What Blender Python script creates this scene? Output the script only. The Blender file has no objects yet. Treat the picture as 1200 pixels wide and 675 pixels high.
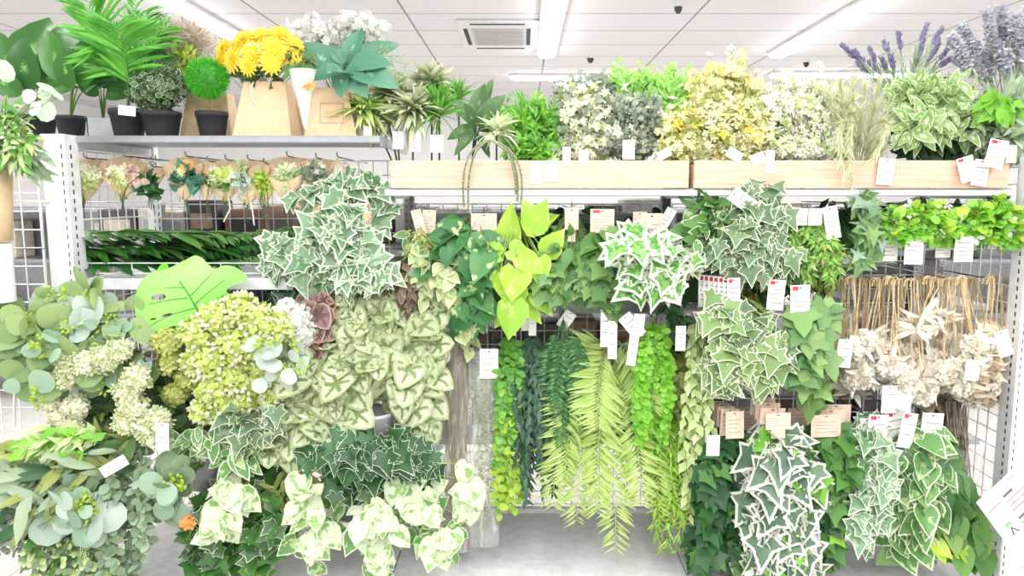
import bpy, math
import numpy as np
PI = math.pi
SC = bpy.context.scene
COL = SC.collection
R = np.random.RandomState

# ------------------------------------------------------------------ camera
F = 867.0
TH = math.radians(7.2)
CAM = np.array([0.0, 0.0, 1.33])
FWD = np.array([0, math.cos(TH), -math.sin(TH)])
UP = np.array([0, math.sin(TH), math.cos(TH)])
cd = bpy.data.cameras.new('camera'); cam = bpy.data.objects.new('camera', cd); COL.objects.link(cam)
cam.location = CAM; cam.rotation_euler = (PI/2 - TH, 0, 0)
cd.sensor_width = 36.0; cd.lens = 36.0*F/1200; cd.shift_x = -12/1200; cd.clip_end = 100; cd.clip_start = .02
SC.camera = cam

def ray(px, py):
    return FWD + (px-612)/F*np.array([1.0, 0, 0]) - (py-337.5)/F*UP
def at(px, py, Y):
    d = ray(px, py); return CAM + d*(Y/d[1])
def atz(px, py, z):
    d = ray(px, py); return CAM + d*((z-CAM[2])/d[2])
def M_(Y): return Y/F            # metres per pixel at a depth

# ------------------------------------------------------------------ objects
ORG = {}
def link(o): COL.objects.link(o); return o
def props(o, label=None, cat=None, group=None, kind=None):
    if label: o['label'] = label
    if cat: o['category'] = cat
    if group: o['group'] = group
    if kind: o['kind'] = kind
    return o
def thing(name, label, cat, loc, group=None):
    o = link(bpy.data.objects.new(name, None)); o.location = tuple(float(v) for v in loc)
    o.empty_display_size = .03
    ORG[o] = np.array(loc, float)
    return props(o, label, cat, group)
def dup(root, off, label=None, group=None):
    r = root.copy(); link(r)
    r.location = tuple(a+b for a, b in zip(root.location, off))
    if label: r['label'] = label
    if group: r['group'] = group
    for ch in root.children:
        c = ch.copy(); link(c); c.parent = r
        for g in ch.children:
            d = g.copy(); link(d); d.parent = c
    return r

class MB:
    """collects triangles with a per-point colour (edge, rnd, mid, t)"""
    def __init__(s): s.v = []; s.f = []; s.c = []; s.m = []; s.n = 0
    def raw(s, V, Fc, C=None, mat=0):
        V = np.asarray(V, float).reshape(-1, 3); Fc = np.asarray(Fc, int)
        if Fc.ndim == 2 and Fc.shape[1] == 4:
            Fc = np.concatenate([Fc[:, [0, 1, 2]], Fc[:, [0, 2, 3]]])
        if C is None: C = np.tile([0, .5, 0, .5], (len(V), 1))
        s.v.append(V); s.f.append(Fc+s.n); s.c.append(C); s.m.append(np.full(len(Fc), mat)); s.n += len(V)
        return s
    def leaves(s, T, P, D, N, S, rnd=None, rng=None, mat=0, Sw=None):
        """T=(verts,faces,attr) placed at P, pointing along D, upper side N, size S"""
        P = np.asarray(P, float); n = len(P)
        if n == 0: return s
        D = nrm(D); N = N-(N*D).sum(1)[:, None]*D; N = nrm(N); X = np.cross(D, N)
        tv, tf, ta = T
        S = np.broadcast_to(S, (n,)).astype(float); Sw = S if Sw is None else np.broadcast_to(Sw, (n,))
        V = P[:, None] + (Sw[:, None]*tv[None, :, 0])[..., None]*X[:, None] + (S[:, None]*tv[None, :, 1])[..., None]*D[:, None] + (S[:, None]*tv[None, :, 2])[..., None]*N[:, None]
        if rnd is None: rnd = (rng or R(1)).rand(n)
        A = np.zeros((n, len(tv), 4)); A[..., 0] = ta[:, 0]; A[..., 1] = rnd[:, None]; A[..., 2] = ta[:, 1]; A[..., 3] = ta[:, 2]
        Fc = tf[None]+(np.arange(n)*len(tv))[:, None, None]
        s.v.append(V.reshape(-1, 3)); s.f.append(Fc.reshape(-1, 3)+s.n); s.c.append(A.reshape(-1, 4))
        s.m.append(np.full(n*len(tf), mat)); s.n += n*len(tv)
        return s
    def tubes(s, L, r, sides=4, mat=0, taper=1.0, cap=False):
        L = np.asarray(L, float)
        if L.ndim == 2: L = L[None]
        n, k, _ = L.shape
        if n == 0: return s
        T = np.gradient(L, axis=1); T = nrm(T.reshape(-1, 3)).reshape(n, k, 3)
        ref = np.tile([.31, .52, .11], (n, 1)); d0 = nrm(L[:, -1]-L[:, 0]+1e-9)
        bad = np.abs((nrm(ref)*d0).sum(1)) > .9; ref[bad] = [.9, -.2, .3]
        A = np.cross(T, ref[:, None]); A = nrm(A.reshape(-1, 3)).reshape(n, k, 3); B = np.cross(T, A)
        a = np.arange(sides)*2*PI/sides
        rr = np.broadcast_to(np.asarray(r, float).reshape(-1, 1) if np.ndim(r) else r, (n, 1))*np.linspace(1, taper, k)[None]
        V = L[:, :, None] + rr[..., None, None]*(np.cos(a)[None, None, :, None]*A[:, :, None]+np.sin(a)[None, None, :, None]*B[:, :, None])
        q = []
        for i in range(k-1):
            for j in range(sides):
                j2 = (j+1) % sides; q.append([i*sides+j, i*sides+j2, (i+1)*sides+j2, (i+1)*sides+j])
        q = np.array(q); q = np.concatenate([q[:, [0, 1, 2]], q[:, [0, 2, 3]]])
        ex = []
        for j in range(1, sides-1):
            ex.append([0, j+1, j]); b = (k-1)*sides; ex.append([b, b+j, b+j+1])
        q = np.concatenate([q, np.array(ex)])
        Fc = q[None]+(np.arange(n)*k*sides)[:, None, None]
        C = np.zeros((n*k*sides, 4)); C[:, 1] = np.repeat(np.linspace(0, 1, n), k*sides); C[:, 3] = np.tile(np.repeat(np.linspace(0, 1, k), sides), n)
        s.v.append(V.reshape(-1, 3)); s.f.append(Fc.reshape(-1, 3)+s.n); s.c.append(C); s.m.append(np.full(n*len(q), mat)); s.n += n*k*sides
        return s
    def box(s, lo, hi, mat=0, rot=None, piv=None, bev=0.0):
        lo = np.minimum(lo, hi).astype(float) if not isinstance(lo, tuple) else np.array(lo, float); hi = np.array(hi, float)
        lo, hi = np.minimum(lo, hi), np.maximum(lo, hi)
        c = (lo+hi)/2; h = (hi-lo)/2; b = min(bev, *(h*.9)) if bev else 0
        if b:
            V = []; 
            for sx in (-1, 1):
                for sy in (-1, 1):
                    for sz in (-1, 1):
                        for ax in range(3):
                            p = np.array([sx, sy, sz])*(h-b); p[ax] = np.array([sx, sy, sz])[ax]*h[ax]; V.append(p)
            V = np.array(V); import itertools
            idx = {}
            k = 0
            for sx in (-1, 1):
                for sy in (-1, 1):
                    for sz in (-1, 1):
                        for ax in range(3): idx[(sx, sy, sz, ax)] = k; k += 1
            Fs = []
            for ax in range(3):
                o = [i for i in range(3) if i != ax]
                for sg in (-1, 1):
                    def key(a, b_):
                        t = [0, 0, 0]; t[ax] = sg; t[o[0]] = a; t[o[1]] = b_; return idx[(t[0], t[1], t[2], ax)]
                    Fs.append([key(-1, -1), key(1, -1), key(1, 1), key(-1, 1)])
            for ax in range(3):
                o = [i for i in range(3) if i != ax]
                for a in (-1, 1):
                    for b_ in (-1, 1):
                        def key2(e, nax):
                            t = [0, 0, 0]; t[ax] = e; t[o[0]] = a; t[o[1]] = b_; return idx[(t[0], t[1], t[2], nax)]
                        Fs.append([key2(-1, o[0]), key2(1, o[0]), key2(1, o[1]), key2(-1, o[1])])
            V = V+c; Fq = np.array(Fs)
            Ft = np.concatenate([Fq[:, [0, 1, 2]], Fq[:, [0, 2, 3]]])
            cr = []
            for sx in (-1, 1):
                for sy in (-1, 1):
                    for sz in (-1, 1): cr.append([idx[(sx, sy, sz, 0)], idx[(sx, sy, sz, 1)], idx[(sx, sy, sz, 2)]])
            Ft = np.concatenate([Ft, np.array(cr)])
            nn = np.cross(V[Ft[:, 1]]-V[Ft[:, 0]], V[Ft[:, 2]]-V[Ft[:, 0]]); flip = (nn*(V[Ft].mean(1)-c)).sum(1) < 0
            Ft[flip] = Ft[flip][:, ::-1]
        else:
            V = np.array([[x, y, z] for x in (-1, 1) for y in (-1, 1) for z in (-1, 1)])*h+c
            Fq = np.array([[0, 1, 3, 2], [4, 6, 7, 5], [0, 4, 5, 1], [2, 3, 7, 6], [0, 2, 6, 4], [1, 5, 7, 3]])
            Ft = np.concatenate([Fq[:, [0, 1, 2]], Fq[:, [0, 2, 3]]])
        if rot is not None:
            pv = c if piv is None else np.array(piv, float); V = (V-pv)@np.array(rot).T+pv
        return s.raw(V, Ft, mat=mat)
    def lathe(s, prof, c, seg=24, mat=0, axis=None):
        prof = np.array(prof, float); k = len(prof); a = np.arange(seg)*2*PI/seg
        V = np.stack([prof[:, None, 0]*np.cos(a), prof[:, None, 0]*np.sin(a), np.repeat(prof[:, None, 1], seg, 1)], -1).reshape(-1, 3)
        if axis is not None: V = V@np.array(axis).T
        q = [[i*seg+j, i*seg+(j+1) % seg, (i+1)*seg+(j+1) % seg, (i+1)*seg+j] for i in range(k-1) for j in range(seg)]
        return s.raw(V+np.array(c), np.array(q), mat=mat)
    def build(s, name, mats, parent=None, smooth=False, label=None):
        V = np.concatenate(s.v); Fc = np.concatenate(s.f); C = np.concatenate(s.c); Mi = np.concatenate(s.m)
        org = np.zeros(3)
        if parent is not None: org = ORG[parent]
        V = V-org
        me = bpy.data.meshes.new(name); nv, nf = len(V), len(Fc)
        me.vertices.add(nv); me.vertices.foreach_set('co', V.astype(np.float32).ravel())
        me.loops.add(nf*3); me.loops.foreach_set('vertex_index', Fc.astype(np.int32).ravel())
        me.polygons.add(nf); me.polygons.foreach_set('loop_start', np.arange(0, nf*3, 3, dtype=np.int32))
        me.polygons.foreach_set('material_index', Mi.astype(np.int32))
        me.polygons.foreach_set('use_smooth', np.full(nf, smooth))
        me.update(calc_edges=True)
        at_ = me.attributes.new('leaf', 'FLOAT_COLOR', 'POINT'); at_.data.foreach_set('color', C.astype(np.float32).ravel())
        for m in (mats if isinstance(mats, (list, tuple)) else [mats]): me.materials.append(m)
        o = link(bpy.data.objects.new(name, me)); ORG[o] = org
        if parent is not None: o.parent = parent
        if label: o['label'] = label
        return o

def nrm(a):
    a = np.asarray(a, float); return a/np.maximum(np.linalg.norm(a, axis=-1, keepdims=True), 1e-9)
def rotm(ax, ang):
    c, s_ = math.cos(ang), math.sin(ang); x, y, z = nrm(np.array(ax, float))
    return np.array([[c+x*x*(1-c), x*y*(1-c)-z*s_, x*z*(1-c)+y*s_], [y*x*(1-c)+z*s_, c+y*y*(1-c), y*z*(1-c)-x*s_], [z*x*(1-c)-y*s_, z*y*(1-c)+x*s_, c+z*z*(1-c)]])

# ------------------------------------------------------------------ leaf shapes
def leaf_tpl(half, inner=.72, yc=.35, bend=.25, fold=.15, cup=0.0, wave=0.0):
    half = np.array(half, float)
    right = half; left = half[::-1].copy(); left[:, 0] *= -1
    l = left[1:] if half[-1][0] == 0 else left
    if half[0][0] == 0: l = l[:-1]
    out = np.concatenate([right, l]); n = len(out)
    inn = np.stack([out[:, 0]*inner, yc+(out[:, 1]-yc)*inner], 1)
    ctr = np.array([[0, yc]])
    P = np.concatenate([out, inn, ctr])
    z = -bend*np.maximum(P[:, 1], 0)**2*.8+fold*np.abs(P[:, 0])-cup*(P[:, 0]**2)
    z[:n] += wave*np.sin(np.arange(n)*2.3)
    V = np.stack([P[:, 0], P[:, 1], z], 1)
    fs = []
    for i in range(n):
        j = (i+1) % n; fs += [[i, j, n+j], [i, n+j, n+i], [n+i, n+j, 2*n]]
    A = np.zeros((2*n+1, 3)); A[:n, 0] = 1; A[2*n, 1] = 1; A[:, 2] = np.clip(P[:, 1], 0, 1)
    return V, np.array(fs), A
def bud_tpl():
    V = np.array([[0, 0, 0], [.3, .5, 0], [0, .5, .3], [-.3, .5, 0], [0, .5, -.3], [0, 1, 0]], float)
    fs = [[0, 2, 1], [0, 3, 2], [0, 4, 3], [0, 1, 4], [5, 1, 2], [5, 2, 3], [5, 3, 4], [5, 4, 1]]
    A = np.zeros((6, 3)); A[:, 2] = V[:, 1]; A[5, 0] = 1; return V, np.array(fs), A
def slim_tpl(w=.18, peak=.4, fold=.3, bend=.3):
    V = np.array([[0, 0, 0], [w, peak, fold*w-bend*peak**2], [0, 1, -bend], [-w, peak, fold*w-bend*peak**2], [0, peak, -bend*peak**2]], float)
    fs = [[0, 1, 4], [1, 2, 4], [4, 2, 3], [0, 4, 3]]
    A = np.zeros((5, 3)); A[[0, 2], 0] = .5; A[[1, 3], 0] = 1; A[4, 1] = 1; A[:, 2] = V[:, 1]; return V, np.array(fs), A
def blade_tpl(w=.05, bend=.35, k=5):
    V = []; A = []; fs = []
    for i in range(k):
        t = i/(k-1); ww = w*(1-t**2.2)*(1 if i else .6)+.002; z = -bend*t*t
        V += [[ww, t*(1-.25*bend*t), z+ww*.4], [0, t*(1-.25*bend*t), z], [-ww, t*(1-.25*bend*t), z+ww*.4]]
        A += [[1, 0, t], [0, 1, t], [1, 0, t]]
        if i:
            a = (i-1)*3; b = i*3
            fs += [[a, b, b+1], [a, b+1, a+1], [a+1, b+1, b+2], [a+1, b+2, a+2]]
    return np.array(V), np.array(fs), np.array(A)
def petal_flower(n=4, w=.3, up=.25, layers=1, r0=.0, center=True, pts=1):
    """flower lying with its face along D (y axis)"""
    V = []; fs = []; A = []
    for L_ in range(layers):
        rl = 1-.22*L_; ul = up+.28*L_
        for i in range(n):
            a = 2*PI*i/n+L_*PI/n*1.1; ca, sa = math.cos(a), math.sin(a); b = len(V)
            for (u, v) in ((r0, 0), (.6, w), (1, w*.35), (1, -w*.35), (.6, -w)):
                x = u*rl; V.append([x*ca-v*rl*sa, ul*u*rl+.02*L_-.12*(u**3), x*sa+v*rl*ca]); A.append([u, 0, u])
            fs += [[b, b+1, b+2], [b, b+2, b+3], [b, b+3, b+4]]
    if center:
        b = len(V)
        for i in range(5):
            a = 2*PI*i/5; V.append([.14*math.cos(a), .06, .14*math.sin(a)]); A.append([0, 1, 0])
        V.append([0, .2, 0]); A.append([0, 1, 0])
        for i in range(5): fs.append([b+i, b+5, b+(i+1) % 5])
    return np.array(V, float), np.array(fs), np.array(A, float)

IVY = leaf_tpl([(0, .06), (.16, -.1), (.4, -.12), (.36, .12), (.62, .34), (.3, .5), (.2, .68), (0, 1.05)], .8, .3, .35, .3)
IVYB = leaf_tpl([(0, .02), (.14, -.08), (.34, -.06), (.34, .14), (.52, .42), (.26, .52), (.15, .72), (0, 1.0)], .8, .3, -.15, .1)
MAPLE = leaf_tpl([(0, .05), (.22, -.16), (.42, -.08), (.4, .14), (.6, .3), (.38, .44), (.26, .5), (.22, .72), (0, 1.05)], .7, .3, .15, .12)
IVYV = leaf_tpl([(0, .06), (.16, -.1), (.4, -.12), (.36, .12), (.62, .34), (.3, .5), (.2, .68), (0, 1.05)], .66, .3, .2, .15)
IVYT = leaf_tpl([(0, .06), (.16, -.1), (.4, -.12), (.36, .12), (.62, .34), (.3, .5), (.2, .68), (0, 1.05)], .7, .3, .3, .3)
POTH = leaf_tpl([(0, .05), (.2, -.08), (.4, .08), (.45, .34), (.32, .66), (.1, .9), (0, 1.03)], .8, .38, .2, .1, wave=.012)
STAR = leaf_tpl([(0, .1), (.3, -.3), (.2, .1), (.65, .2), (.22, .38), (0, 1)], .6, .2, .2, .1)
HEART = leaf_tpl([(0, .05), (.2, -.08), (.4, .1), (.42, .35), (.28, .66), (.1, .88), (0, 1.03)], .74, .38, .35, .28)
HEARTB = leaf_tpl([(0, .05), (.2, -.06), (.38, .12), (.4, .38), (.25, .68), (.08, .9), (0, 1.02)], .74, .38, .1, .5, wave=.02)
OVATE = leaf_tpl([(0, 0), (.16, .12), (.25, .35), (.22, .6), (.11, .84), (0, 1)], .66, .45, .3, .25)
BEGO = leaf_tpl([(0, .02), (.22, -.1), (.42, .02), (.48, .28), (.4, .56), (.2, .84), (0, 1.0)], .62, .36, .25, .08, wave=.03)
_n = (len(BEGO[0])-1)//2
for _i in range(_n): BEGO[2][_n+_i, 1] = .95 if _i % 2 == 0 else 0.0; BEGO[2][_i, 1] = 0
ROUND = leaf_tpl([(0, 0), (.28, .06), (.45, .3), (.45, .6), (.28, .88), (0, .98)], .75, .5, .12, -.18)
LANCE = leaf_tpl([(0, 0), (.08, .15), (.125, .4), (.1, .7), (0, 1)], .5, .45, .35, .25)
BIG = leaf_tpl([(0, 0), (.12, .05), (.23, .22), (.27, .42), (.23, .66), (.13, .86), (0, 1)], .82, .45, .5, .35)
SMALLR = leaf_tpl([(0, 0), (.3, .2), (.38, .55), (.2, .9), (0, 1)], .6, .5, .2, .15)
SLIM = slim_tpl(); SLIMW = slim_tpl(.28, .45); SLIMN = slim_tpl(.09, .35, .3, .2); NEED = slim_tpl(.05, .3, .3, .1)
BLADE = blade_tpl(); BLADEW = blade_tpl(.11, .5); BLADEN = blade_tpl(.03, .25)
BUD = bud_tpl(); FL4 = petal_flower(4, .36, .2); FL5 = petal_flower(5, .3, .15); FL6 = petal_flower(6, .24, .3, 2)
MUM = petal_flower(14, .13, .05, 4, .1)

# ------------------------------------------------------------------ placement
def outF(v=(0, -1, .45)): return np.array(v, float)
def blobpts(rng, blobs, n, shell=.5):
    """points in pixel blobs (px,py,rx,ry,Y[,depth_m]); returns P, outward unit"""
    w = np.array([b[2]*b[3] for b in blobs], float); idx = rng.choice(len(blobs), n, p=w/w.sum())
    u = nrm(rng.randn(n, 3)); r = shell+(1.2-shell)*rng.rand(n)**.8
    u[:, 1] = np.where(rng.rand(n) < .75, -np.abs(u[:, 1]), u[:, 1])
    P = np.zeros((n, 3)); ph = rng.rand(3)*6
    r = r*(1+.2*np.sin(4.3*u[:, 0]+3*u[:, 2]+ph[0]+idx)*np.cos(3.7*u[:, 2]-2*u[:, 0]+ph[1])); r = np.where(rng.rand(n) < .07, r*1.25, r)
    for i, b in enumerate(blobs):
        m = idx == i; c = at(b[0], b[1], b[4]); k = M_(b[4])
        dp = b[5] if len(b) > 5 else min(b[2], b[3])*k*.9
        P[m] = c+u[m]*r[m, None]*np.array([b[2]*k, dp, b[3]*k])
    return P, u
def curve(P0, P1, P2, k=6):
    t = np.linspace(0, 1, k)[None, :, None]; P0, P1, P2 = [np.atleast_2d(p)[:, None] for p in (P0, P1, P2)]
    return (1-t)**2*P0+2*t*(1-t)*P1+t*t*P2
def along(mb, rng, L, T, size, m, t0=.2, t1=1.0, ang=.9, mode='spiral', face=(0, -1, .45), jit=.35, mat=0, prof=None, sj=.25, face_out=0, width=None, grav=0.0):
    """leaves along strands L (n,k,3): m per strand"""
    n, k, _ = L.shape; m = int(m)
    tt = np.linspace(t0, t1, m)[None]+rng.uniform(-.4, .4, (n, m))*(t1-t0)/m*(0 if mode == 'alt0' else 1); tt = np.clip(tt, 0, 1)
    x = tt*(k-1); i0 = np.minimum(x.astype(int), k-2); fr = (x-i0)[..., None]
    ar = np.arange(n)[:, None]
    A, B = L[ar, i0], L[ar, i0+1]; P = (A+(B-A)*fr).reshape(-1, 3); t = nrm((B-A).reshape(-1, 3))
    Fv = np.tile(np.array(face, float), (n*m, 1))
    if face_out:
        c = L[:, 0].mean(0); Fv = nrm(nrm(P-c)*face_out+Fv)
    side = nrm(np.cross(t, Fv)+1e-6); nn = np.cross(side, t)
    ii = np.tile(np.arange(m), n)
    if mode.startswith('alt'): phi = PI*(ii % 2)+rng.uniform(-.25, .25, n*m)
    elif mode == 'whorl': phi = (ii % 4)*PI/2+rng.uniform(-.4, .4, n*m)
    else: phi = ii*2.4+rng.uniform(-.5, .5, n*m)
    p = np.cos(phi)[:, None]*side+np.sin(phi)[:, None]*nn
    a = ang+rng.uniform(-.2, .2, n*m); D = np.cos(a)[:, None]*t+np.sin(a)[:, None]*p
    D = D+np.array([0, 0, -grav]); D = nrm(D+rng.randn(n*m, 3)*jit*.3)
    N = Fv+rng.randn(n*m, 3)*jit
    S = size*(1+rng.uniform(-sj, sj, n*m))
    if prof is not None: S = S*prof((tt.reshape(-1)-t0)/(t1-t0+1e-9))
    mb.leaves(T, P, D, N, S, rng=rng, mat=mat, Sw=None if width is None else S*width)
    return P
def scatter(mb, rng, blobs, n, T, size, dirb=(0, -.25, -.6), outw=.7, jit=.5, face=(0, -1, .4), fo=.6, mat=0, sj=.35, shell=.3, root=None, stem=None, stemf=.4, sr=.0009, smat=0):
    size = size*(.8 if size > .03 else .9); n = int(n*1.15)
    P, u = blobpts(rng, blobs, n, shell)
    D = nrm(np.array(dirb)+(u*outw+rng.randn(n, 3)*jit)*(np.array([1, .45, 1]) if size > .03 else 1)); N = nrm(np.array(face)+u*fo+rng.randn(n, 3)*.3)
    S = size*(1+rng.uniform(-sj, sj, n))
    mb.leaves(T, P-D*S[:, None]*.4, D, N, S, rng=rng, mat=mat)
    if root is not None and stem is not None:
        q = rng.rand(n) < stemf; E = (P-D*S[:, None]*.4)[q]; P0 = np.tile(np.array(root, float), (len(E), 1))+rng.randn(len(E), 3)*.006
        stem.tubes(curve(P0, (P0+E)/2+np.array([0, -.01, .03]), E, 5), sr, 3, mat=smat)
    return P

# ------------------------------------------------------------------ materials
def _nt(name):
    m = bpy.data.materials.new(name); m.use_nodes = True; nt = m.node_tree; nt.nodes.clear()
    return m, nt, nt.nodes, nt.links
def rgb(c):
    c = np.array(c, float)/255.0
    c = np.where(c <= .04045, c/12.92, ((c+.055)/1.055)**2.4); return (*[float(x) for x in c], 1)
def mix(nt, a, b, f):
    n = nt.nodes.new('ShaderNodeMix'); n.data_type = 'RGBA'
    for sk, v in ((n.inputs[6], a), (n.inputs[7], b), (n.inputs[0], f)):
        if hasattr(v, 'is_output'): nt.links.new(v, sk)
        else: sk.default_value = v
    return n.outputs[2]
def mth(nt, op, a, b=0.0, clamp=False):
    n = nt.nodes.new('ShaderNodeMath'); n.operation = op; n.use_clamp = clamp
    for sk, v in ((n.inputs[0], a), (n.inputs[1], b)):
        if hasattr(v, 'is_output'): nt.links.new(v, sk)
        else: sk.default_value = v
    return n.outputs[0]
def step(nt, v, lo, hi):
    n = nt.nodes.new('ShaderNodeMapRange'); n.interpolation_type = 'SMOOTHSTEP'; nt.links.new(v, n.inputs[0])
    n.inputs[1].default_value = lo; n.inputs[2].default_value = hi; return n.outputs[0]
def noise(nt, scale, detail=2, coord='Object'):
    tc = nt.nodes.new('ShaderNodeTexCoord'); n = nt.nodes.new('ShaderNodeTexNoise'); n.inputs['Scale'].default_value = scale; n.inputs['Detail'].default_value = detail
    nt.links.new(tc.outputs[coord], n.inputs['Vector']); return n.outputs['Fac']
MC = {}
def tone(c):
    if c is None: return None
    l = .3*c[0]+.59*c[1]+.11*c[2]; c = [v*.86+l*.14 for v in c]
    if c[1] > c[0]: c[0] += .08*(c[1]-c[0])
    k = min(1, 231/max(l, 1))
    return tuple(min(255, v*k+2) for v in c)
def leafmat(name, c1, c2=None, edge=None, ew=.6, mid=None, mw=.4, patch=None, ps=40, pa=.5, rough=.45, tr=.3, tip=None, vein=None):
    if name in MC: return MC[name]
    c1, c2, edge, mid, patch, tip = [tone(q) for q in (c1, c2, edge, mid, patch, tip)]
    m, nt, N, Lk = _nt(name); MC[name] = m
    a = N.new('ShaderNodeAttribute'); a.attribute_name = 'leaf'; sp = N.new('ShaderNodeSeparateColor'); Lk.new(a.outputs['Color'], sp.inputs[0])
    E, Rn, Md, t = sp.outputs[0], sp.outputs[1], sp.outputs[2], a.outputs['Alpha']
    col = mix(nt, rgb(c1), rgb(c2 or c1), Rn)
    if tip: col = mix(nt, col, rgb(tip), step(nt, t, .3, 1.0))
    if patch:
        col = mix(nt, col, rgb(patch), step(nt, noise(nt, ps, 3), 1-pa-.04, 1-pa+.04))
    if mid:
        nz = mth(nt, 'MULTIPLY', mth(nt, 'SUBTRACT', noise(nt, 220, 1), .5), .7)
        col = mix(nt, col, rgb(mid), step(nt, mth(nt, 'ADD', Md, nz), 1-mw-.12, 1-mw+.12))
    if edge:
        nz = mth(nt, 'MULTIPLY', mth(nt, 'SUBTRACT', noise(nt, 110, 1), .5), .7)
        col = mix(nt, col, rgb(edge), step(nt, mth(nt, 'ADD', E, nz), 1-ew-.08, 1-ew+.08))
    p = N.new('ShaderNodeBsdfPrincipled'); Lk.new(col, p.inputs['Base Color']); p.inputs['Roughness'].default_value = rough
    p.inputs['Specular IOR Level'].default_value = .55
    o = N.new('ShaderNodeOutputMaterial')
    if tr:
        tb = N.new('ShaderNodeBsdfTranslucent'); Lk.new(col, tb.inputs['Color']); mx = N.new('ShaderNodeMixShader'); mx.inputs[0].default_value = tr
        Lk.new(p.outputs[0], mx.inputs[1]); Lk.new(tb.outputs[0], mx.inputs[2]); Lk.new(mx.outputs[0], o.inputs[0])
    else: Lk.new(p.outputs[0], o.inputs[0])
    return m
def flat(name, c, rough=.5, metal=0.0, c2=None, ns=30, stretch=None, bump=0.0, spec=.5):
    if name in MC: return MC[name]
    m, nt, N, Lk = _nt(name); MC[name] = m
    p = N.new('ShaderNodeBsdfPrincipled'); p.inputs['Roughness'].default_value = rough; p.inputs['Metallic'].default_value = metal
    p.inputs['Specular IOR Level'].default_value = spec
    tc = N.new('ShaderNodeTexCoord'); mp = N.new('ShaderNodeMapping'); Lk.new(tc.outputs['Object'], mp.inputs[0])
    if stretch: mp.inputs['Scale'].default_value = stretch
    n = N.new('ShaderNodeTexNoise'); n.inputs['Scale'].default_value = ns; n.inputs['Detail'].default_value = 4; Lk.new(mp.outputs[0], n.inputs['Vector'])
    c2 = c2 or tuple(x*.94 for x in c)
    col = mix(nt, rgb(c), rgb(c2), step(nt, n.outputs['Fac'], .3, .7)); Lk.new(col, p.inputs['Base Color'])
    if bump:
        b = N.new('ShaderNodeBump'); b.inputs['Strength'].default_value = bump; b.inputs['Distance'].default_value = .002
        Lk.new(n.outputs['Fac'], b.inputs['Height']); Lk.new(b.outputs[0], p.inputs['Normal'])
    o = N.new('ShaderNodeOutputMaterial'); Lk.new(p.outputs[0], o.inputs[0]); return m
def emis(name, c, s_):
    m, nt, N, Lk = _nt(name); e = N.new('ShaderNodeEmission'); e.inputs[0].default_value = rgb(c); e.inputs[1].default_value = s_
    o = N.new('ShaderNodeOutputMaterial'); Lk.new(e.outputs[0], o.inputs[0]); return m
def plastic(name, c=(245, 248, 245), al=.3):
    if name in MC: return MC[name]
    m, nt, N, Lk = _nt(name); MC[name] = m
    p = N.new('ShaderNodeBsdfPrincipled'); p.inputs['Base Color'].default_value = rgb(c); p.inputs['Roughness'].default_value = .12; p.inputs['Specular IOR Level'].default_value = .8
    t = N.new('ShaderNodeBsdfTransparent'); mx = N.new('ShaderNodeMixShader'); mx.inputs[0].default_value = al
    tc = N.new('ShaderNodeTexCoord'); n = N.new('ShaderNodeTexNoise'); n.inputs['Scale'].default_value = 18; n.inputs['Detail'].default_value = 3
    mp = N.new('ShaderNodeMapping'); mp.inputs['Scale'].default_value = (3, 3, .7); Lk.new(tc.outputs['Object'], mp.inputs[0]); Lk.new(mp.outputs[0], n.inputs['Vector'])
    b = N.new('ShaderNodeBump'); b.inputs['Strength'].default_value = .9; b.inputs['Distance'].default_value = .006; Lk.new(n.outputs['Fac'], b.inputs['Height']); Lk.new(b.outputs[0], p.inputs['Normal'])
    al_ = mth(nt, 'ADD', mth(nt, 'MULTIPLY', step(nt, n.outputs['Fac'], .5, .7), .3), al*.6); Lk.new(al_, mx.inputs[0])
    Lk.new(t.outputs[0], mx.inputs[1]); Lk.new(p.outputs[0], mx.inputs[2])
    o = N.new('ShaderNodeOutputMaterial'); Lk.new(mx.outputs[0], o.inputs[0]); return m

WHITE = flat('white_enamel', (236, 238, 240), .35); GREYM = flat('grey_metal', (175, 178, 182), .3, .6); DARKM = flat('dark_grey_metal', (110, 112, 116), .4, .5)
WIRE = flat('white_wire', (235, 236, 236), .3); HOOKM = flat('hook_steel', (130, 130, 132), .3, .7)
CARD = flat('card_white', (238, 236, 234), .6); KRAFT = flat('kraft_paper', (224, 200, 168), .75, c2=(212, 186, 152), ns=120)
PRINT = flat('print_grey', (165, 160, 162), .7); REDP = flat('print_red', (205, 60, 80), .6); PINKC = flat('kraft_card', (222, 196, 176), .7)
BLACKP = flat('black_plastic', (44, 44, 48), .55, spec=.3); SOIL = flat('soil', (60, 48, 36), .95)
TAN = flat('tan_bag', (219, 192, 158), .7, c2=(212, 183, 148), ns=60); TANLINE = flat('bag_print', (150, 118, 84), .8)
STEMG = flat('stem_green', (96, 128, 62), .6); STEMD = flat('stem_dark', (52, 74, 48), .6); STEMY = flat('stem_lime', (150, 175, 80), .6); STEMB = flat('stem_brown', (150, 116, 72), .7, c2=(120, 92, 58))
WOOD = flat('pale_wood', (220, 190, 170), .5, c2=(200, 168, 142), ns=5, stretch=(1.2, 6, 22))
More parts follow.
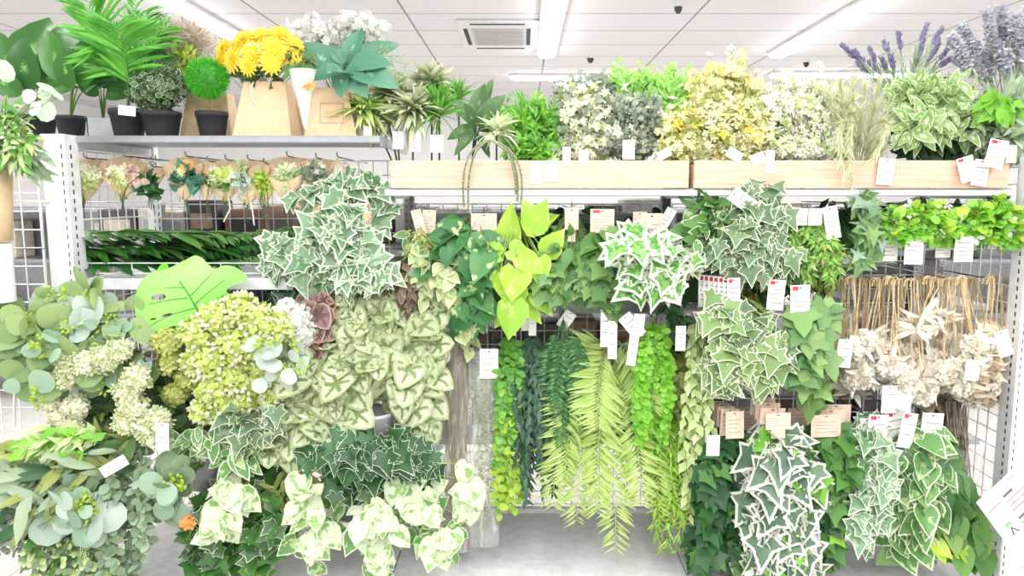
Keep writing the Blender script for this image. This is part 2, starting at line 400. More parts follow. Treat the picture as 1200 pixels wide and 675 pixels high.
# ================================================================== room
CZ = 2.75
def struct(name, mb, m, **k): return props(mb.build(name, m, **k), kind='structure')
m, nt, N, Lk = _nt('ceiling_tiles')
tc = N.new('ShaderNodeTexCoord'); mp = N.new('ShaderNodeMapping'); mp.inputs['Location'].default_value = (-.23+1.15*10, -6.08+.61*20, 0); Lk.new(tc.outputs['Object'], mp.inputs[0])
br = N.new('ShaderNodeTexBrick'); br.offset = 0; br.inputs['Scale'].default_value = 1; br.inputs['Brick Width'].default_value = 1.15; br.inputs['Row Height'].default_value = .61
br.inputs['Mortar Size'].default_value = .009; br.inputs['Mortar Smooth'].default_value = .1; br.inputs['Color1'].default_value = rgb((222, 219, 221)); br.inputs['Color2'].default_value = rgb((226, 223, 225)); br.inputs['Mortar'].default_value = rgb((150, 142, 145))
Lk.new(mp.outputs[0], br.inputs['Vector']); p = N.new('ShaderNodeBsdfPrincipled'); p.inputs['Roughness'].default_value = .9; Lk.new(br.outputs['Color'], p.inputs['Base Color'])
b = N.new('ShaderNodeBump'); b.inputs['Distance'].default_value = .004; b.inputs['Strength'].default_value = .5; b.invert = True; Lk.new(br.outputs['Fac'], b.inputs['Height']); Lk.new(b.outputs[0], p.inputs['Normal'])
o = N.new('ShaderNodeOutputMaterial'); Lk.new(p.outputs[0], o.inputs[0]); CEILM = m
m, nt, N, Lk = _nt('floor_tiles')
tc = N.new('ShaderNodeTexCoord'); br = N.new('ShaderNodeTexBrick'); br.offset = 0; br.inputs['Scale'].default_value = 1; br.inputs['Brick Width'].default_value = .45; br.inputs['Row Height'].default_value = .45
br.inputs['Mortar Size'].default_value = .003; br.inputs['Color1'].default_value = rgb((225, 222, 216)); br.inputs['Color2'].default_value = rgb((221, 218, 212)); br.inputs['Mortar'].default_value = rgb((180, 176, 170))
Lk.new(tc.outputs['Object'], br.inputs['Vector']); p = N.new('ShaderNodeBsdfPrincipled'); p.inputs['Roughness'].default_value = .25; Lk.new(br.outputs['Color'], p.inputs['Base Color']); o = N.new('ShaderNodeOutputMaterial'); Lk.new(p.outputs[0], o.inputs[0]); FLOORM = m
WALLM = flat('wall_paint', (248, 248, 248), .8, c2=(245, 245, 245), ns=3)
RX0, RX1, RY0, RY1 = -7.0, 7.0, -3.0, 13.0
struct('floor', MB().box((RX0, RY0, -.1), (RX1, RY1, 0)), FLOORM)
struct('ceiling', MB().box((RX0, RY0, CZ), (RX1, RY1, CZ+.1)), CEILM)
struct('wall_far', MB().box((RX0, RY1, 0), (RX1, RY1+.1, CZ)), WALLM)
struct('wall_left', MB().box((RX0-.1, RY0, 0), (RX0, RY1, CZ)), WALLM)
struct('wall_right', MB().box((RX1, RY0, 0), (RX1+.1, RY1, CZ)), WALLM)
TUBE = emis("tube_light", (255, 253, 250), 20.0); FIXM = flat('fixture_white', (245, 245, 246), .4)
def fixture(x, y0, y1, along_x=False, label=''):
    def bx(mb, a0, a1, w0, w1, z0, z1, **k):
        return mb.box((a0, y_c+w0, z0), (a1, y_c+w1, z1), **k) if along_x else mb.box((x+w0, a0, z0), (x+w1, a1, z1), **k)
    y_c = y0 if along_x else 0
    a0, a1 = (x, y1) if along_x else (y0, y1)
    c = ((a0+a1)/2, y_c, CZ) if along_x else (x, (a0+a1)/2, CZ)
    t = thing('ceiling_light', label, 'ceiling light', c, 'white ceiling light fixtures')
    mb = MB(); bx(mb, a0, a1, -.1, .1, CZ-.03, CZ, bev=.008); mb.build('housing', FIXM, t)
    mb = MB(); n = max(1, int(round((a1-a0)/1.25))); L = (a1-a0)/n
    for i in range(n): bx(mb, a0+i*L+.015, a0+(i+1)*L-.015, -.065, .065, CZ-.058, CZ-.03, bev=.01)
    mb.build('diffuser', TUBE, t)
fixture(.24, 1.2, 7.7, label='long white ceiling light straight above the middle of the shelving')
fixture(2.56, 1.2, 7.7, label='long white ceiling light running back at the right side')
fixture(-2.56, 1.2, 7.7, label='long white ceiling light running back at the left, above the yellow flowers')
fixture(-.15, 9.1, 1.05, True, 'crosswise white ceiling light far back beyond the middle long light')
fixture(2.9, 8.9, 4.7, True, 'crosswise white ceiling light far back at the right')
fixture(-1.6, -1.6, 1.6, True, 'crosswise white ceiling light over the aisle in front of the shelving')
# air-conditioner cassette
a0 = atz(533, 22, CZ); a1 = atz(632, 53, CZ); xa, xb = at(530, 20, a0[1])[0], atz(634, 22, CZ)[0]
ya, yb = atz(580, 54, CZ)[1], a0[1]
ac = thing('air_conditioner', 'white square ceiling air conditioner cassette beside the middle ceiling light', 'air conditioner', ((xa+xb)/2, (ya+yb)/2, CZ))
yl, yh = min(ya, yb), max(ya, yb); xb = -.02; xa = -.62
xa = atz(532, 20, CZ)[0]; xb = atz(632, 20, CZ)[0]
ACM = flat('ac_white', (230, 228, 228), .5); ACG = flat('ac_grille', (196, 192, 192), .6); DK = flat('slot_dark', (70, 66, 68), .8)
MB().box((xa, yl, CZ-.03), (xb, yh, CZ), bev=.012).build('panel', ACM, ac)
mx_, my_ = .17*(xb-xa), .2*(yh-yl)
mb = MB().box((xa+mx_, yl+my_, CZ-.036), (xb-mx_, yh-my_, CZ-.03), bev=.003)
for i in range(14):
    yy = yl+my_+.02+(yh-yl-2*my_-.04)*i/13; mb.box((xa+mx_+.02, yy, CZ-.039), (xb-mx_-.02, yy+.008, CZ-.036))
mb.build('intake_grille', ACG, ac)
mb = MB()
for s_ in (0, 1):
    X = xa+.05 if s_ == 0 else xb-.05-.05; mb.box((X, yl+my_, CZ-.034), (X+.035, yh-my_, CZ-.03))
    Y_ = yl+.04 if s_ == 0 else yh-.07; mb.box((xa+mx_, Y_, CZ-.034), (xb-mx_, Y_+.035, CZ-.03))
mb.build('air_slot', DK, ac)
def dome(px, py, r, label, cat, name, dark=False):
    c = atz(px, py, CZ); t = thing(name, label, cat, c)
    MB().lathe([(0, 0), (r*1.3, 0), (r*1.3, -.015), (r, -.02), (.001, -.02)], c, 20).build('base', ACM, t, True)
    MB().lathe([(r, -.02), (r*.9, -.045), (r*.5, -.065), (.001, -.07)], c, 20).build('dome', DK if dark else ACG, t, True)
dome(692, 66, .035, 'small grey dome sensor on the ceiling right of the middle light', 'sensor', 'smoke_detector', True)
dome(795, 5, .03, 'small sprinkler head high on the ceiling at the top edge', 'sprinkler', 'sprinkler_head', True)
dome(945, 71, .03, 'small dark security camera dome below the right ceiling light', 'security camera', 'security_camera', True)
dome(1108, 89, .06, 'dark security camera dome on the ceiling above the lavender', 'security camera', 'security_camera', True)

# ================================================================== gondola
BX = [-1.305, -.40, .508, 1.415]; YF, YG = 2.15, 2.62; ZD = .17; ZL, ZM = 1.497, 1.347
def gridpanel(mb, x0, x1, z0, z1, y, st=.05, r=.0021):
    n = int(round((x1-x0)/st)); k = int(round((z1-z0)/st))
    mb.tubes([[(x0+(x1-x0)*i/n, y, z0), (x0+(x1-x0)*i/n, y, z1)] for i in range(n+1)], r, 4)
    mb.tubes([[(x0, y+.004, z0+(z1-z0)*j/k), (x1, y+.004, z0+(z1-z0)*j/k)] for j in range(k+1)], r, 4)
def gridside(mb, x, y0, y1, z0, z1, st=.05, r=.0021):
    n = int(round((y1-y0)/st)); k = int(round((z1-z0)/st))
    mb.tubes([[(x, y0+(y1-y0)*i/n, z0), (x, y0+(y1-y0)*i/n, z1)] for i in range(n+1)], r, 4)
    mb.tubes([[(x+.004, y0, z0+(z1-z0)*j/k), (x+.004, y1, z0+(z1-z0)*j/k)] for j in range(k+1)], r, 4)
def post(mb, x, y, z0, z1, w=.035, slots=True, sides=(-1, 1)):
    mb.box((x-w/2, y-w/2, z0), (x+w/2, y+w/2, z1), bev=.003)
    if slots:
        z = z0+.03
        while z < z1-.02:
            for sx in sides:
                q = x+sx*(w/2-.009); mb.box((q-.0014, y-w/2-.0006, z), (q+.0014, y-w/2+.001, z+.013), mat=1)
                mb.box((x+sx*(w/2-.0004), y-.003-.006, z), (x+sx*(w/2+.0006), y+.003-.006, z+.013), mat=1)
            z += .025
def bay(i, top, label, zs):
    x0, x1 = BX[i], BX[i+1]
    t = thing('shelving_bay', label, 'shelving unit', ((x0+x1)/2, YG-.2, 0))
    mb = MB(); gridpanel(mb, x0+.02, x1-.02, ZD+.02, top-.05, YG); mb.build('wire_grid', WIRE, t)
    for xx in ((x0, x1) if i == 2 else (x0,)):
        mb = MB(); post(mb, xx, YG+.02, 0, top, sides=(-1, 1) if i else (1,)); mb.build('upright', [GREYM if i else WHITE, DK], t)
    mb = MB().box((x0+.002, 2.02, ZD-.03), (x1-.002, YG, ZD), bev=.003); mb.box((x0+.004, 2.05, 0), (x1-.004, 2.07, ZD-.03)); mb.box((x0+.01, YG-.03, ZD), (x1-.01, YG-.01, ZD+.018))
    mb.build('base_deck', flat('deck_white', (250, 250, 251), .4), t)
    # top shelf: sheet, folded lip, front price rail
    z = zs
    mb = MB().box((x0+.004, YF, z-.004), (x1-.004, YG, z)); mb.box((x0+.004, YF, z-.022), (x1-.004, YF+.004, z-.004)); mb.box((x0+.004, YF+.02, z-.016), (x1-.004, YF+.03, z-.004))
    mb.box((x0+.003, YF+.004, z-.03), (x0+.007, YG, z-.004)); mb.box((x1-.007, YF+.004, z-.03), (x1-.003, YG, z-.004))
    mb.build('shelf', GREYM, t)
    mb = MB().box((x0+.005, YF-.008, z-.02), (x1-.005, YF-.002, z-.003), bev=.001); mb.build('price_rail', WHITE if i else GREYM, t)
    return t
bayL = bay(0, ZL, 'left white shelving bay with wire grid back and potted plants on its top shelf', ZL)
bayM = bay(1, ZM, 'middle shelving bay with wire grid back behind the hanging ferns', ZM)
bayR = bay(2, ZM, 'right shelving bay with wire grid back behind the dried beige sprays', ZM)
# left bay: rail with hooks, lower wire basket shelf
zs = at(300, 328, 2.15)[2]
MB().box((BX[0]+.004, YF, zs-.03), (BX[1]-.004, YF+.012, zs+.004), bev=.002).box((BX[0]+.004, YF+.012, zs-.006), (BX[1]-.004, YG, zs)).build('lower_shelf', WHITE, bayL)
mb = MB()
mb.tubes([[(BX[0]+.01, YF+.01, zs+.018+j*.03), (BX[1]-.01, YF+.01, zs+.018+j*.03)] for j in range(2)], .002, 4)
mb.tubes([[(BX[0]+.03+i*.13, YF+.012, zs), (BX[0]+.03+i*.13, YF+.012, zs+.05)] for i in range(7)], .002, 4)
mb.build('basket_wire', WIRE, bayL)
# middle bay small silver shelf seen between the plants
zz = at(600, 362, 2.5)[2]
mb = MB().box((BX[1]+.02, 2.44, zz), (BX[2]-.02, YG-.01, zz+.004)); mb.box((BX[1]+.02, 2.437, zz-.005), (BX[2]-.02, 2.442, zz+.05))
mb.build('inner_shelf', GREYM, bayM)
mb = MB().box(at(632, 378, 2.22), at(647, 390, 2.235)).box(at(636, 372, 2.22), at(643, 378, 2.235), mat=1); o = mb.build('price_clip', [flat('yellow_plastic', (250, 215, 20), .4), flat('orange_plastic', (235, 110, 40), .4)])
props(o, 'small yellow and orange price clip behind the neon heart leaves', 'price clip')
# silver boxes behind the hooks
zz = at(600, 262, 2.58)[2]
MB().box((BX[1]+.03, 2.585, zz), (BX[2]-.03, 2.605, zz+.035)).build('back_rail', GREYM, bayM)
MB().box((BX[2]+.03, 2.585, zz), (BX[3]-.03, 2.605, zz+.035)).build('back_rail', GREYM, bayR)
zz = at(1100, 312, 2.68)[2]
MB().box((BX[2]+.03, 2.645, zz-.03), (BX[3]+.1, 2.66, zz)).build('rear_rail', DARKM, bayR)
# side panels with their slotted white front posts
for (x, top, label) in ((BX[0], ZL, 'white slotted end post and wire side panel at the left end of the shelving'), (1.46, 1.45, 'white slotted end post and wire side panel at the right end of the shelving')):
    t = thing('end_frame', label, 'end frame', (x, 2.3, 0)); y0 = 2.12
    mb = MB(); gridside(mb, x, y0+.03, YG-.02, .2, top-.04); mb.build('side_grid', WIRE, t)
    mb = MB(); post(mb, x, y0, 0, top, .068, sides=(1,) if x < 0 else (-1,)); mb.build('front_post', [WHITE, DK], t)
    MB().box((x-.012, y0+.02, top-.035), (x+.012, YG, top-.01)).build('side_beam', WHITE, t); MB().box((x-.012, y0+.02, .03), (x+.012, YG, .06)).build('side_beam', WHITE, t)
# pale wooden front boards
for (a, b_, lab, tl) in ((457, 807, 'pale wooden front board at the left, with a wire hoop hanging over it', 'w'), (814, 1181, 'pale wooden front board at the right, with beige feather grass hanging over it', 'w')):
    p0, p1 = at(a, 188, 2.13), at(b_, 221, 2.13); t = thing('planter_board', lab, 'wooden board', ((p0[0]+p1[0])/2, 2.2, ZM))
    MB().box((p0[0], 2.13, ZM+.001), (p1[0], 2.142, p0[2]), bev=.0015).build('front_board', WOOD, t)
    MB().box((p0[0], 2.143, ZM+.001), (p0[0]+.012, 2.45, p0[2]-.01), bev=.001).build('end_board', WOOD, t); MB().box((p1[0]-.012, 2.143, ZM+.001), (p1[0], 2.45, p0[2]-.01), bev=.001).build('end_board', WOOD, t)
# ================================================================== far side clutter seen through the grids
rg = R(5); cols = [(200, 198, 196), (120, 112, 108), (232, 230, 226), (90, 84, 84), (150, 110, 92), (214, 204, 190), (70, 66, 68), (170, 174, 176), (180, 150, 130)]
CLM = [flat('package_%d' % i, c, .5, c2=tuple(x*.85 for x in c), ns=40) for i, c in enumerate(cols)]
back = thing('rear_shelving', 'grey shelving of the next aisle seen through the wire grid', 'shelving unit', (0, 2.9, 0))
mb = MB()
for z in (.42, .7, .93, 1.15): MB().box((BX[0]-.3, 2.68, z-.02), (BX[3]+.3, 3.02, z)).build('shelf', GREYM, back)
for x in BX: MB().box((x-.02, 2.662, 0), (x+.02, 2.679, 1.3)).build('upright', GREYM, back)
for z, h in ((.42, .2), (.7, .16), (.93, .16), (1.15, .16)):
    x = BX[0]-.25
    while x < BX[3]+.18:
        w = rg.uniform(.07, .17); hh = h*rg.uniform(.6, 1.05)
        if rg.rand() < .92:
            t = thing('product_package', 'blurred product package on the next aisle\'s shelf behind the wire grid', 'package', (x+w/2, 2.76, z+.0005), 'packages behind the wire grid'); k = rg.randint(len(cols)); yy = rg.uniform(2.7, 2.75)
            mb = MB().box((x, yy, z+.001), (x+w, yy+.16, z+hh), bev=.006); mb.box((x+w*.15, yy-.001, z+hh*.35), (x+w*.85, yy, z+hh*.7), mat=1); mb.build('carton', [CLM[k], CLM[(k+2) % len(cols)]], t)
        x += w+rg.uniform(.004, .015)
# low white fixtures farther back, seen above nothing but through gaps
far = thing('far_shelving', 'white shelving across the next aisle far behind the wire grid', 'shelving unit', (0, 5, 0))
mb = MB().box((-4, 5.0, 0), (4, 5.05, 1.25))
for z in (.2, .55, .9, 1.22): mb.box((-4, 4.7, z), (4, 5.0, z+.02))
mb.build('panel', GREYM, far)
for i in range(34):
    x = -3.9+i*.23; z = (.22, .57, .92)[i % 3]; k = rg.randint(len(cols))
    o = MB().box((x, 4.75, z), (x+.18, 4.95, z+rg.uniform(.1, .25)), bev=.01).build('product_box', CLM[k]); props(o, 'blurred box on the far white shelving behind the wire grid', 'box', 'boxes on the far shelving')
# ================================================================== light, world
W = bpy.data.worlds.new('world'); SC.world = W; W.use_nodes = True
W.node_tree.nodes['Background'].inputs[0].default_value = (1, .99, .98, 1); W.node_tree.nodes['Background'].inputs[1].default_value = .85
def area(name, loc, sx, sy, pw, rot=(0, 0, 0)):
    l = bpy.data.lights.new(name, 'AREA'); l.shape = 'RECTANGLE'; l.size = sx; l.size_y = sy; l.energy = pw; o = link(bpy.data.objects.new(name, l)); o.location = loc; o.rotation_euler = rot
for x in (-2.4, 0, 2.4):
    area('ceiling_fill', (x*.8, .1, CZ-.07), .14, 2.4, 34)  # area lamps standing in for the front aisle's overhead fixtures
for x in (-4.8, -2.56, .24, 2.56, 4.8):
    for y in (4.6, 7.6, 10.6): area('ceiling_fill', (x+.3, y, CZ-.07), .14, 1.2, 13)  # extra lamps with no fixture, added to brighten the ceiling and far end
area('ceiling_fill', (0, -1.5, CZ-.07), 4, .2, 70)
SC.view_settings.view_transform = 'Standard'; SC.view_settings.look = 'None'; SC.view_settings.gamma = 1; SC.view_settings.exposure = .45
SC.cycles.max_bounces = 6; SC.cycles.transparent_max_bounces = 8; SC.cycles.use_denoising = True

rg = R(8)
for i, (px, w, c) in enumerate([(500, 18, 6), (528, 14, 2), (545, 16, 2), (622, 20, 0), (640, 16, 0), (662, 12, 3), (700, 14, 4), (738, 12, 0), (752, 8, 3), (800, 16, 4), (1000, 12, 3)]):
    o = MB().box(at(px, 231, 2.58), at(px+w, 238, 2.583)).build('shelf_label', flat('label_%d' % c, [(250, 222, 40), (0, 0, 0), (240, 240, 240), (226, 120, 140), (200, 205, 212), (0, 0, 0), (240, 200, 190)][c], .5)); props(o, 'small coloured shelf label strip just under the right-hand boards behind the cards', 'shelf label', 'coloured label strips under the boards')
# ================================================================== plant makers
def fanout(rng, root, pts, lift=.35, k=7, spread=.006):
    P0 = np.tile(np.array(root), (len(pts), 1))+rng.randn(len(pts), 3)*spread
    d = pts-P0; L = np.linalg.norm(d, axis=1)
    mid = P0+d*.5+np.stack([np.zeros(len(pts)), np.zeros(len(pts)), L*lift*.5], 1)+rng.randn(len(pts), 3)*L[:, None]*.05
    return curve(P0, mid, pts, k)
def drapes(rng, top, xs, ys, Y, k=16, spread=.25, wig=.006, dy=.04, sway=0):
    """strands hanging from a top point, spreading to columns xs and ending at ys (pixels)"""
    T = at(*top); L = np.zeros((len(xs), k, 3)); t = np.linspace(0, 1, k)
    for i, (x, y) in enumerate(zip(xs, ys)):
        yy = Y+rng.uniform(-dy, dy); B = at(x, y, yy); s_ = np.clip(t/spread, 0, 1); s_ = s_*s_*(3-2*s_)
        L[i, :, 0] = T[0]+(B[0]-T[0])*s_+wig*np.sin(t*rng.uniform(5, 11)+rng.rand()*6)*s_+sway*t*t
        L[i, :, 1] = T[1]+(B[1]-T[1])*s_+wig*np.cos(t*rng.uniform(5, 11)+rng.rand()*6)*s_
        L[i, :, 2] = T[2]+(B[2]-T[2])*t+.012*np.sin(PI*np.clip(t/spread, 0, 1))
    return L
def card(par, px, py, Y, w, h, ang=0, m=None, name='price_tag', lines=4, red=0, yaw=0, shape=None, tilt=0, string=True, hole=True):
    """hanging card: top centre at (px,py); w,h in pixels"""
    k = M_(Y); c = at(px, py, Y); w *= k; h *= k; mb = MB(); b = .0005
    Rm = rotm((0, 0, 1), yaw)@rotm((0, 1, 0), ang)@rotm((1, 0, 0), tilt)
    def bx(x0, x1, z0, z1, e=0, mat=0): mb.box(c+np.array([x0, -b-e, z0]), c+np.array([x1, b+e*0, z1]), mat=mat, rot=Rm, piv=c)
    if shape == 'step': bx(-w/2, w/2, -h*.65, 0); bx(-w*.28, w*.28, -h, -h*.65)
    else: bx(-w/2, w/2, -h, 0)
    hh = h*.65 if shape == 'step' else h
    for i in range(lines): bx(-w*.36, w*(.36-.22*((i*7) % 3)/2), -hh*(.3+.6*i/max(lines, 1))-hh*.035, -hh*(.3+.6*i/max(lines, 1)), .0003, 1)
    if red: bx(-w*.4, -w*.4+w*.3, -h*.16, -h*.04, .0003, 2)
    if hole: bx(-w*.06, w*.06, -h*.1, -h*.06, .0003, 3)
    if string: mb.tubes([[c+np.array([0, 0, -h*.05]), c+np.array([0, .004, h*.1]), c+np.array([0, .012, h*.25])]], .0006, 3, mat=4)
    return mb.build(name, [m or CARD, PRINT, REDP, DK, HOOKM], par)
def plant(name, label, cat, root, specs, blobs=None, L=None, nst=20, lift=.35, sm=None, sr=.0013, tags=(), group=None, seed=1, pts=None, face=(0, -1, .45), stems=True, k=7, loc=None):
    rng = R(seed); rt = at(*root); t = thing(name, label, cat, rt if loc is None else loc, group)
    if L is None and nst:
        pts = blobpts(rng, blobs, nst, .55)[0] if pts is None else pts
        L = fanout(rng, rt, pts, lift, k)
    st = MB(); Y = root[2]; mbs = {}; sep = []
    for sp in specs:
        part, mode, T, n, s_, mt = sp[:6]; o = dict(sp[6]) if len(sp) > 6 else {}
        key = part; 
        if key not in mbs: mbs[key] = (MB(), [])
        mb, ml = mbs[key]
        if mt not in ml: ml.append(mt)
        mi = ml.index(mt); sz = s_*M_(Y)
        if mode == 'S': scatter(mb, rng, o.pop('blobs', blobs), n, T, sz, root=rt, stem=st, mat=mi, face=o.pop('face', face), **o)
        elif mode == 'A': along(mb, rng, o.pop('L', L), T, sz, n, mat=mi, face=o.pop('face', face), **o)
        elif mode == 'T':    # heads at strand tips made of n small pieces in a ball of radius rad px
            E = L[:, -1]; rad = o.get('rad', 8)*M_(Y); fr = o.get('frac', 1.0); E = E[rng.rand(len(E)) < fr]
            if part == 'berry':
                for e in E:
                    m1 = MB(); u = nrm(rng.randn(n, 3)); m1.leaves(T, e+u*rad*.6, u, rng.randn(n, 3), sz, rng=rng).build('berry', mt, t)
                continue
            u = nrm(rng.randn(len(E)*n, 3)); c = np.repeat(E, n, 0); sq = np.array(o.get('sq', (1, 1, 1)))
            P = c+u*sq*rad*rng.uniform(.75, 1, (len(u), 1)); tg = np.cross(u, rng.randn(len(u), 3))
            if o.get('out', 1): mb.leaves(T, P, u, tg, sz*rng.uniform(.75, 1.2, len(u)), rng=rng, mat=mi)
            else: mb.leaves(T, P, nrm(tg+u*.3), u, sz*rng.uniform(.75, 1.2, len(u)), rng=rng, mat=mi)
    if stems and L is not None: st.tubes(L, sr, 4, taper=.5)
    if st.n: st.build('stem', sm or STEMG, t)
    for kx, (mb, ml) in mbs.items():
        if mb.n: mb.build(kx, ml, t, smooth=(kx in ('foliage',)))
    for g in tags:
        card(t, *g[:5], **(g[5] if len(g) > 5 else {}))
    return t
def pot(par, px0, px1, py0, py1, Y, m=None, name='pot'):
    a, b_ = at(px0, py1, Y), at(px1, py1, Y); cx = (a[0]+b_[0])/2; z0 = a[2]; z1 = at(px0, py0, Y)[2]; r = (b_[0]-a[0])/2; h = z1-z0
    MB().lathe([(.001, 0), (r*.74, 0), (r*.76, .002), (r*.95, h*.8), (r, h*.8), (r, h), (r*.93, h), (r*.9, h*.85), (.001, h*.85)], (cx, Y, z0), 28).build(name, m or BLACKP, par, True)
    MB().lathe([(.001, h*.87), (r*.9, h*.86)], (cx, Y, z0), 20).build('soil', SOIL, par)
    return np.array([cx, Y, z0+h*.86])

# leaf materials
G = leafmat
m_ivyw = G('ivy_white_edge', (132, 174, 132), (92, 144, 96), edge=(232, 240, 220), ew=.7, patch=(172, 202, 162), pa=.42, ps=60)
m_ivyp = G('ivy_grey_edge', (112, 148, 104), (84, 124, 84), edge=(226, 234, 206), ew=.55, patch=(140, 168, 128), pa=.4, ps=60)
m_ivyv = G('ivy_mostly_white', (84, 168, 60), (60, 142, 48), edge=(240, 244, 230), ew=.8, patch=(120, 190, 90), pa=.5, ps=80)
m_ivyl = G('ivy_lime_edge', (142, 180, 104), (108, 152, 80), edge=(238, 244, 214), ew=.55)
m_ivyg = G('ivy_green', (84, 150, 56), (48, 112, 44), tr=.3)
m_ivyd = G('ivy_dark', (46, 108, 50), (26, 76, 42), tr=.2)
m_ivyde = G('ivy_dark_edge', (54, 110, 58), (36, 84, 48), edge=(206, 226, 196), ew=.3)
m_maple = G('maple_green', (136, 182, 96), (78, 136, 78), tr=.3)
m_euc = G('eucalyptus', (160, 194, 166), (132, 170, 140), rough=.6)
m_eucg = G('eucalyptus_green', (168, 196, 124), (124, 164, 100), rough=.6)
m_eucp = G('eucalyptus_pale', (194, 212, 200), (168, 194, 178), rough=.6)
m_eucd = G('eucalyptus_grey', (142, 166, 126), (106, 136, 100), rough=.6)
m_neon = G('neon_pothos', (186, 230, 72), (150, 214, 60), mid=(206, 236, 110), mw=.15, patch=(206, 238, 120), pa=.4, ps=24, tr=.4)
m_poth = G('pothos_green', (72, 146, 74), (44, 116, 62), patch=(196, 226, 150), pa=.36, ps=26)
m_pothw = G('pothos_white', (118, 172, 80), (150, 194, 110), patch=(212, 226, 192), pa=.56, ps=40, edge=(206, 222, 182), ew=.5)
m_pothv = G('pothos_variegated', (112, 172, 92), (84, 150, 72), edge=(238, 244, 216), ew=.4, patch=(180, 212, 140), pa=.4)
m_hgreen = G('heart_green', (100, 160, 70), (56, 116, 52))
m_bego = G('begonia_silver', (208, 218, 178), (178, 194, 142), mid=(122, 148, 88), mw=.36, edge=(160, 182, 122), ew=.35, patch=(228, 234, 212), pa=.4, ps=60)
m_begr = G('begonia_red', (158, 120, 112), (128, 88, 84), mid=(96, 58, 60), mw=.4, edge=(176, 148, 132), ew=.3)
m_brown = G('brown_leaf', (142, 112, 98), (112, 92, 76), edge=(180, 160, 130), ew=.3)
m_big = G('broad_leaf', (58, 136, 40), (32, 100, 34), mid=(112, 190, 70), mw=.2, rough=.35, tr=.25)
m_palm = G('palm_green', (96, 196, 52), (62, 168, 46), mid=(150, 216, 90), mw=.3, rough=.35)
m_palmd = G('palm_dark', (52, 132, 44), (30, 100, 40), rough=.35)
m_box = G('boxwood_variegated', (76, 112, 66), (46, 84, 46), edge=(176, 200, 152), ew=.35, tr=.15)
m_grass = G('neon_grass', (72, 214, 32), (40, 176, 24), tr=.25)
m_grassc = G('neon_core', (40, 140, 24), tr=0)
m_lime = G('lime_leaf', (140, 216, 56), (104, 190, 42), tr=.35)
m_limep = G('lime_pale', (172, 228, 116), (136, 208, 84), tr=.4)
m_limey = G('lime_yellow', (190, 226, 70), (150, 204, 52), tr=.35)
m_fern = G('fern_lime', (202, 226, 138), (178, 212, 108), tr=.4)
m_fernd = G('fern_dark', (62, 132, 66), (40, 104, 56), mid=(130, 180, 90), mw=.3)
m_willow = G('willow_dark', (66, 110, 82), (48, 88, 66), tr=.2)
m_yel = G('yellow_petal', (255, 226, 50), (252, 212, 30), mid=(246, 190, 20), mw=.5, tr=.2)
m_yels = G('yellow_soft', (250, 238, 150), (244, 242, 200), tr=.3)
m_cream = G('cream_petal', (248, 246, 222), (236, 236, 196), mid=(220, 220, 120), mw=.5, tr=.3)
m_white = G('white_petal', (250, 250, 248), (240, 242, 236), mid=(214, 224, 150), mw=.4, tr=.3)
m_hyd = G('hydrangea_lime', (222, 236, 136), (188, 212, 92), mid=(246, 248, 220), mw=.6, tr=.35)
m_hydo = G('hydrangea_olive', (200, 208, 110), (172, 186, 90), tr=.3)
m_dusty = G('dusty_grey', (158, 172, 150), (124, 144, 124), rough=.7)
m_airg = G('air_plant_grey', (176, 190, 138), (136, 158, 104), tip=(206, 212, 172))
m_airl = G('air_plant_lime', (178, 214, 92), (142, 190, 74), tip=(214, 232, 160))
m_airb = G('grass_bright', (118, 196, 66), (76, 160, 50))
m_teal = G('teal_leaf', (66, 138, 106), (40, 106, 80), mid=(140, 196, 164), mw=.15, tr=.15)
m_dkbroad = G('dark_broad', (82, 128, 66), (54, 98, 54), mid=(130, 168, 100), mw=.15, edge=(104, 148, 84), ew=.2)
m_feath = G('feather_beige', (222, 224, 186), (196, 202, 158), tr=.35)
m_stripe = G('striped_leaf', (132, 182, 92), (160, 200, 118), mid=(238, 244, 208), mw=.5, edge=(232, 240, 200), ew=.35, tr=.35)
m_lav = G('lavender', (140, 134, 172), (112, 106, 150), tr=.1)
m_lavp = G('lavender_pale', (222, 222, 230), (196, 196, 212), tr=.2)
m_sage = G('sage_stem', (172, 196, 160), (124, 156, 116))
m_olive = G('olive_leaf', (176, 186, 96), (140, 156, 72), tr=.3)
m_pale = G('pale_trail', (186, 212, 134), (156, 190, 104), tip=(216, 230, 176))
m_beige = G('dried_beige', (255, 252, 240), (255, 244, 222), tr=.12)
m_beigeb = G('dried_tan', (248, 232, 206), (232, 208, 172), tr=.3)
m_curl = G('curly_beige', (226, 212, 196), (192, 174, 148), tr=.25)
m_orange = G('orange_petal', (246, 170, 70), (240, 190, 120), tr=.2)
m_pink = G('pink_petal', (226, 190, 176), (204, 160, 150), tr=.2)
m_monst = flat('monstera_green', (142, 204, 100), .35, c2=(130, 196, 90), ns=8); m_monv = flat('monstera_vein', (78, 150, 60), .5)
m_bud = G('lime_bud', (190, 220, 70), (160, 200, 60))
m_mini = G('mini_heart_pale', (206, 222, 160), (176, 202, 132), edge=(230, 238, 200), ew=.4)
m_purp = G('purple_petal', (176, 90, 170), (210, 190, 222))

